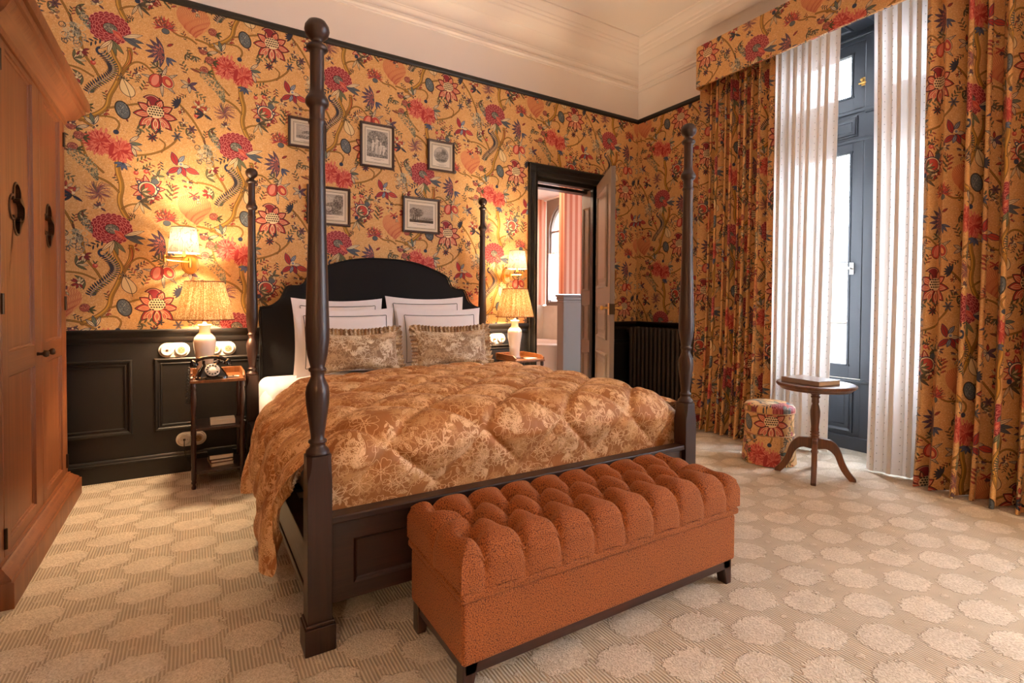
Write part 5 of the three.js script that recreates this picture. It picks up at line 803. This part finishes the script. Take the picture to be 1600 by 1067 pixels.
// papers and books
tag(part('note_pad', [bx(0.075, 0.005, 0.05, 0.2, 0.634, 0.36)], M.paper), 'small white note pad beside the telephone', 'note pad');
tag(part('pencil', cyl(0.003, 0.003, 0.05, 6, 0.205, 0.641, 0.362, 'z').rotateY(0), M.darkWood), 'short dark pencil lying on the note pad', 'pencil');
tag(part('leaflet_stack', [bx(0.13, 0.03, 0.1, 0.15, 0.366, 0.32, 0.002)], M.paper), 'stack of pale papers on the middle shelf under the telephone', 'papers');
const bookAt = (name, label, w, h, d, pos, turn, cov, grp) => { const b = thing(name, label, 'book', pos, grp); b.rotation.y = turn; part('cover', [bx(w, 0.003, d, 0, 0.0015, 0, 0.001), bx(w, 0.003, d, 0, h - 0.0015, 0, 0.001), bx(0.004, h, d, -w / 2 + 0.002, h / 2, 0, 0.001)], cov, b); part('pages', bx(w - 0.008, h - 0.006, d - 0.008, 0.001, h / 2, 0, 0.0005), M.paper, b); return b; };
bookAt('book', 'pale book at the bottom of the pile on the lowest shelf', 0.12, 0.022, 0.16, [0.14, 0.1005, 0.28], 0.1, std({ color: 0xb7a58c, roughness: 0.7 }), 'books on the lowest bedside shelf'); bookAt('book', 'dull red book in the middle of the pile on the lowest shelf', 0.12, 0.018, 0.16, [0.14, 0.123, 0.28], 0.06, std({ color: 0x6d3a2c, roughness: 0.7 }), 'books on the lowest bedside shelf'); bookAt('book', 'black book on top of the pile on the lowest shelf', 0.13, 0.03, 0.165, [0.14, 0.1415, 0.28], 0.02, std({ color: 0x17120f, roughness: 0.5 }), 'books on the lowest bedside shelf');
tag(part('note_card', [bx(0.1, 0.004, 0.075, 0.01, 0.002, 0, 0.001).rotateY(0.1).translate(2.36, 0.631, 0.345)], M.paper), 'white card lying on the bedside table by the doorway', 'card');
// ---------- wall sockets ----------
function socket(x, y, label, kinds, lead) {
  const s = thing('wall_socket', label, 'socket', [x, y, 0.001], 'white double wall sockets'), sh = new THREE.Shape(), hw = 0.038, r = 0.046;
  sh.moveTo(-hw, -r); sh.lineTo(hw, -r); sh.absarc(hw, 0, r, -PI / 2, PI / 2, false); sh.lineTo(-hw, r); sh.absarc(-hw, 0, r, PI / 2, PI * 1.5, false);
  part('plate', [extrude(sh, 0.01, 0.004, 24), ...[-1, 1].map((q) => lathe([[0, 0], [0.036, 0], [0.036, 0.006], [0.032, 0.01], [0.028, 0.012], [0.026, 0.01], [0, 0.01]], 28).rotateX(PI / 2).translate(q * hw, 0, 0.008))], M.porcelain, s);
  kinds.forEach((k, i) => { const q = (i ? 1 : -1) * hw; if (k === 'data') part('jack', [bx(0.014, 0.012, 0.004, q, 0, 0.019, 0.001), cyl(0.002, 0.002, 0.003, 8, q - 0.016, 0, 0.0185, 'z'), cyl(0.002, 0.002, 0.003, 8, q + 0.016, 0, 0.0185, 'z')], M.socketDark, s); else if (k === 'plug') { part('well', [cyl(0.02, 0.02, 0.003, 24, q, 0, 0.0185, 'z')], std({ color: 0xa08464, roughness: 0.7 }), s); part('pin_hole', [cyl(0.003, 0.003, 0.004, 8, q - 0.009, 0, 0.0195, 'z'), cyl(0.003, 0.003, 0.004, 8, q + 0.009, 0, 0.0195, 'z'), cyl(0.0025, 0.0025, 0.004, 8, q, 0.009, 0.0195, 'z')], M.socketDark, s); } else part('toggle', [cyl(0.004, 0.007, 0.026, 10, q, 0, 0.03, 'z'), ball(0.007, q, 0, 0.042)], M.brass, s); });
  return s;
}
socket(-0.1, 0.777, 'white double socket above the wainscot panel, beside the telephone table', ['data', 'plug']); socket(0.16, 0.777, 'white double socket half hidden behind the lamp base above the telephone', ['plug', 'plug']); socket(-0.012, 0.205, 'white double socket low on the wall behind the telephone table legs', ['data', 'plug']); socket(2.25, 0.777, 'white double switch plate beside the lamp near the doorway', ['switch', 'switch']);
tag(part('telephone_cable', tube([[-0.05, 0.2, 0.02], [-0.05, 0.17, 0.05], [-0.045, 0.12, 0.05], [-0.02, 0.06, 0.05], [0.04, 0.02, 0.06]], 0.0025, 30, 6), M.rubber), 'thin black cable plugged into the low wall socket', 'cable');
// ---------- framed engravings ----------
function engraving(kind, sd) {
  const W = 384, H = 384, c = canvasOf(W, H), g = c.getContext('2d'); seed(sd);
  g.fillStyle = '#b9b2a6'; g.fillRect(0, 0, W, H);
  for (let y = 0; y < H; y += 3) { g.strokeStyle = `rgba(70,62,54,${0.1 + 0.22 * vnoise(y * 0.05, sd)})`; g.beginPath(); g.moveTo(0, y); for (let x = 0; x <= W; x += 16) g.lineTo(x, y + 2 * vnoise(x * 0.03, y * 0.1)); g.stroke(); }
  const scrib = (x, y, rx, ry, n, cols) => { for (let i = 0; i < n; i++) { const a = rnd() * 6.28, d = sqrt(rnd()); g.strokeStyle = cols[i % cols.length]; g.lineWidth = rr(1, 3); const px = x + cos(a) * d * rx, py = y + sin(a) * d * ry; g.beginPath(); g.arc(px, py, rr(2, 7), rnd() * 6, rnd() * 6 + 2); g.stroke(); } };
  const dk = ['#2a2622', '#3d3731', '#57504a', '#1d1a17'], lt = ['#e4ddd0', '#cfc7b9'];
  if (kind === 'trees') { scrib(70, 200, 75, 130, 700, dk); scrib(150, 170, 70, 90, 520, dk); scrib(280, 290, 110, 26, 300, ['#5a534b', '#7c746a']); g.fillStyle = '#3a342e'; g.fillRect(0, 330, W, 54); scrib(200, 330, 200, 20, 400, [...dk, '#8c8478']); scrib(260, 110, 90, 50, 160, ['#d6cfc2', '#a39b8e']); for (let i = 0; i < 4; i++) { g.strokeStyle = '#211d19'; g.lineWidth = 6; g.beginPath(); g.moveTo(60 + i * 34, 340); g.lineTo(66 + i * 32, 220); g.stroke(); } }
  else if (kind === 'group') { scrib(200, 110, 190, 110, 1300, dk); scrib(60, 260, 90, 130, 500, dk); scrib(330, 260, 80, 130, 500, dk); for (const [x, y, h] of [[110, 210, 120], [180, 180, 190], [255, 240, 150], [310, 260, 110]]) { scrib(x, y, 24, h * 0.34, 220, lt); scrib(x, y - h * 0.45, 10, 12, 60, lt); scrib(x + 22, y - h * 0.2, 30, 10, 60, lt); scrib(x - 8, y + h * 0.45, 12, h * 0.3, 90, lt); } scrib(190, 360, 190, 26, 400, [...dk, '#8c8478']); }
  else if (kind === 'ruin') { scrib(210, 210, 150, 120, 900, [...dk, '#8b8378']); scrib(90, 230, 80, 40, 300, ['#6b635a', '#8b8378']); scrib(250, 120, 60, 70, 300, dk); scrib(120, 90, 90, 50, 260, lt); scrib(190, 320, 170, 30, 500, dk); }
  else { scrib(190, 330, 200, 50, 700, dk); scrib(kind === 'hill' ? 210 : 250, 230, 110, 80, 600, [...dk, '#8b8378']); scrib(320, 130, 70, 130, 600, dk); scrib(140, 100, 110, 60, 320, lt); scrib(170, 270, 60, 40, 200, lt); }
  return c;
}
function picture(x0, x1, y0, y1, kind, sd, label, img) {
  const w = x1 - x0, h = y1 - y0, p = thing('framed_engraving', label, 'picture', [(x0 + x1) / 2, (y0 + y1) / 2, 0.001], 'engravings above the headboard');
  part('frame', frame(w, h, [[0, 0], [0, 0.018], [0.004, 0.021], [0.012, 0.02], [0.016, 0.016], [0.018, 0.01]], false), M.darkWood, p);
  part('mount', frame(w - 0.034, h - 0.034, [[0, 0.01], [0.0, 0.0101]], true), std({ color: 0xd9cdb4, roughness: 0.9 }), p, 'cream mount board');
  const m = 0.045, line = (d, t) => frame(w - 2 * d, h - 2 * d, [[0, 0.0104], [t, 0.0104]], false);
  part('ruled_line', [line(0.034, 0.0025), line(0.041, 0.0012)], std({ color: 0x4a4038, roughness: 0.9 }), p);
  part('sheet', new THREE.PlaneGeometry(w - 0.086, h - 0.086).translate(0, 0, 0.0107), std({ color: 0xe6ddcc, roughness: 0.9 }), p);
  const [iw, ih, dy, round] = img, cg = engraving(kind, sd), t = new THREE.CanvasTexture(cg); t.colorSpace = THREE.SRGBColorSpace;
  const gg = round ? new THREE.CircleGeometry(min(iw, ih) / 2, 40) : new THREE.PlaneGeometry(iw, ih); part('print', gg.translate(0, dy, 0.0111), std({ map: t, roughness: 0.9 }), p, round ? 'round grey landscape print' : 'grey printed engraving');
  part('caption', [0, 1].map((k) => new THREE.PlaneGeometry((w - 0.12) * (k ? 0.4 : 0.75), 0.0022).translate(0, dy - ih / 2 - 0.012 - k * 0.007, 0.0111)), std({ color: 0x8a8174, roughness: 0.9 }), p);
  part('glazing', new THREE.PlaneGeometry(w - 0.034, h - 0.034).translate(0, 0, 0.0135), M.glass, p);
}
picture(0.568, 0.822, 2.168, 2.376, 'hill', 3, 'small framed engraving of a hill, partly behind the bedpost', [0.15, 0.1, 0.008]);
picture(1.064, 1.324, 2.102, 2.434, 'group', 4, 'tall framed engraving of a dancing group, largest of the cluster', [0.162, 0.2, 0.012]);
picture(1.6, 1.834, 2.147, 2.394, 'ruin', 5, 'small framed engraving with a round landscape', [0.13, 0.13, 0.01, true]);
picture(0.69, 0.992, 1.64, 1.918, 'cave', 6, 'framed engraving of a rocky scene, under the hill engraving', [0.2, 0.15, 0.012]);
picture(1.394, 1.704, 1.638, 1.918, 'trees', 7, 'framed engraving of tall trees beside water, above the headboard', [0.2, 0.14, 0.012]);
// ---------- stool ----------
{
  const s = thing('stool', 'round skirted stool covered in floral print beside the drape', 'stool', [3.405, 0, 1.79]), r = 0.155;
  const wrapUV = (g, R) => { const p = g.attributes.position, uv = g.attributes.uv; for (let i = 0; i < p.count; i++) { uv.setXY(i, uv.getX(i) * 2 * PI * R, p.getY(i)); } return g; };
  part('drum', wrapUV(lathe([[r - 0.004, 0.2], [r, 0.21], [r, 0.352], [r + 0.003, 0.356]], 64), r), M.stool, s);
  const cg = lathe([[r + 0.002, 0.352], [r + 0.007, 0.362], [r + 0.006, 0.385], [r - 0.008, 0.402], [r - 0.04, 0.413], [r - 0.09, 0.419], [0, 0.421]], 64); { const p = cg.attributes.position, uv = cg.attributes.uv; for (let i = 0; i < p.count; i++) uv.setXY(i, p.getX(i), p.getZ(i)); } part('cushion_top', cg, M.stool, s);
  part('piping', [new THREE.TorusGeometry(r + 0.004, 0.004, 6, 64).rotateX(PI / 2).translate(0, 0.353, 0), new THREE.TorusGeometry(r + 0.002, 0.004, 6, 64).rotateX(PI / 2).translate(0, 0.203, 0)], M.stool, s);
  part('skirt', surf(240, 8, (u, v) => { const a = u * 2 * PI, k = abs(((u * 6 + 0.5) % 1) - 0.5), fold = k < 0.035 ? -0.014 * cos(k / 0.035 * PI / 2) : 0, R = r + 0.002 + (1 - v) * 0.016 + fold * (0.4 + 0.6 * (1 - v)) + 0.002 * sin(a * 11) * (1 - v); return [cos(a) * R, 0.004 + v * 0.198, -sin(a) * R]; }, (u, v) => [u * 2 * PI * r * 1.1, v * 0.2]), M.stool, s);
}
// ---------- pedestal table and book ----------
{
  const t = thing('pedestal_table', 'round walnut pedestal table with four curved feet by the window', 'table', [3.355, 0, 2.128]), R = 0.222; t.scale.y = 0.94;
  part('table_top', lathe([[0, 0.585], [R - 0.03, 0.585], [R - 0.022, 0.592], [R - 0.02, 0.6], [R - 0.008, 0.604], [R, 0.612], [R + 0.003, 0.62], [R, 0.628], [R - 0.012, 0.63], [R - 0.02, 0.626], [0, 0.626]], 56), M.walnut, t);
  part('column', lathe([[0, 0.155], [0.02, 0.155], [0.022, 0.17], [0.014, 0.178], [0.022, 0.185], [0.026, 0.2], [0.026, 0.262], [0.02, 0.268], [0.026, 0.274], [0.026, 0.282], [0.02, 0.287], [0.026, 0.293], [0.026, 0.301], [0.02, 0.306], [0.024, 0.312], [0.022, 0.33], [0.024, 0.36], [0.028, 0.41], [0.028, 0.44], [0.022, 0.475], [0.017, 0.49], [0.022, 0.5], [0.02, 0.525], [0.026, 0.532], [0.026, 0.54], [0.019, 0.545], [0.027, 0.552], [0.027, 0.56], [0.019, 0.565], [0.028, 0.572], [0.03, 0.586], [0, 0.586]], 24), M.walnut, t);
  const sh = new THREE.Shape(); sh.moveTo(0.018, 0.262); sh.lineTo(0.085, 0.256); sh.quadraticCurveTo(0.13, 0.235, 0.15, 0.16); sh.quadraticCurveTo(0.17, 0.075, 0.222, 0.018); sh.lineTo(0.224, 0.002); sh.lineTo(0.19, 0.0); sh.quadraticCurveTo(0.14, 0.05, 0.118, 0.13); sh.quadraticCurveTo(0.1, 0.185, 0.06, 0.192); sh.lineTo(0.018, 0.185); sh.closePath();
  const lg = muv(extrude(sh, 0.03, 0.004, 14)).translate(0, 0, -0.015);
  for (let k = 0; k < 4; k++) { const m = part('leg', lg, M.walnut, t); m.rotation.y = -(1.12 + k * PI / 2); }
  const bk = bookAt('coffee_table_book', 'large pale brown hardback book lying on the pedestal table', 0.2, 0.03, 0.26, [3.345, 0.589, 2.1], -0.15, phys({ color: 0x8d7a6c, roughness: 0.35, clearcoat: 0.4, clearcoatRoughness: 0.2 }));
}
// ---------- lamps behind the camera ----------
function floorLamp(x, z, label) {
  const l = thing('floor_lamp', label, 'lamp', [x, 0, z], 'brass floor lamps');
  part('base', lathe([[0, 0], [0.14, 0], [0.145, 0.01], [0.12, 0.025], [0.02, 0.035], [0, 0.04]], 32), M.brass, l); part('pole', cyl(0.01, 0.01, 1.45, 10, 0, 0.75, 0), M.brass, l);
  part('shade', shadeGeo(0.16, 0.24, 0.3, 60, 240).translate(0, 1.4, 0), phys({ color: 0xf2e2c4, roughness: 1, transmission: 0.6, thickness: 0, side: THREE.DoubleSide }), l);
  part('bulb', ball(0.035, 0, 1.53, 0), M.bulb, l);
  const p = new THREE.PointLight(new THREE.Color(1.0, 0.77, 0.52), 4.5, 0, 2); p.position.set(0, 1.53, 0); p.shadow.radius = 2; p.name = 'floor_lamp_light'; l.add(p);
}
floorLamp(-0.75, 4.75, 'brass floor lamp with cream shade by the wall opposite the bed, wardrobe side'); floorLamp(3.3, 4.95, 'brass floor lamp with cream shade by the wall opposite the bed, window side');
scene.traverse((o) => { if (o.isMesh) { o.castShadow = true; o.receiveShadow = true; } if (o.isPointLight) { o.castShadow = true; } });
renderer.render(scene, camera);
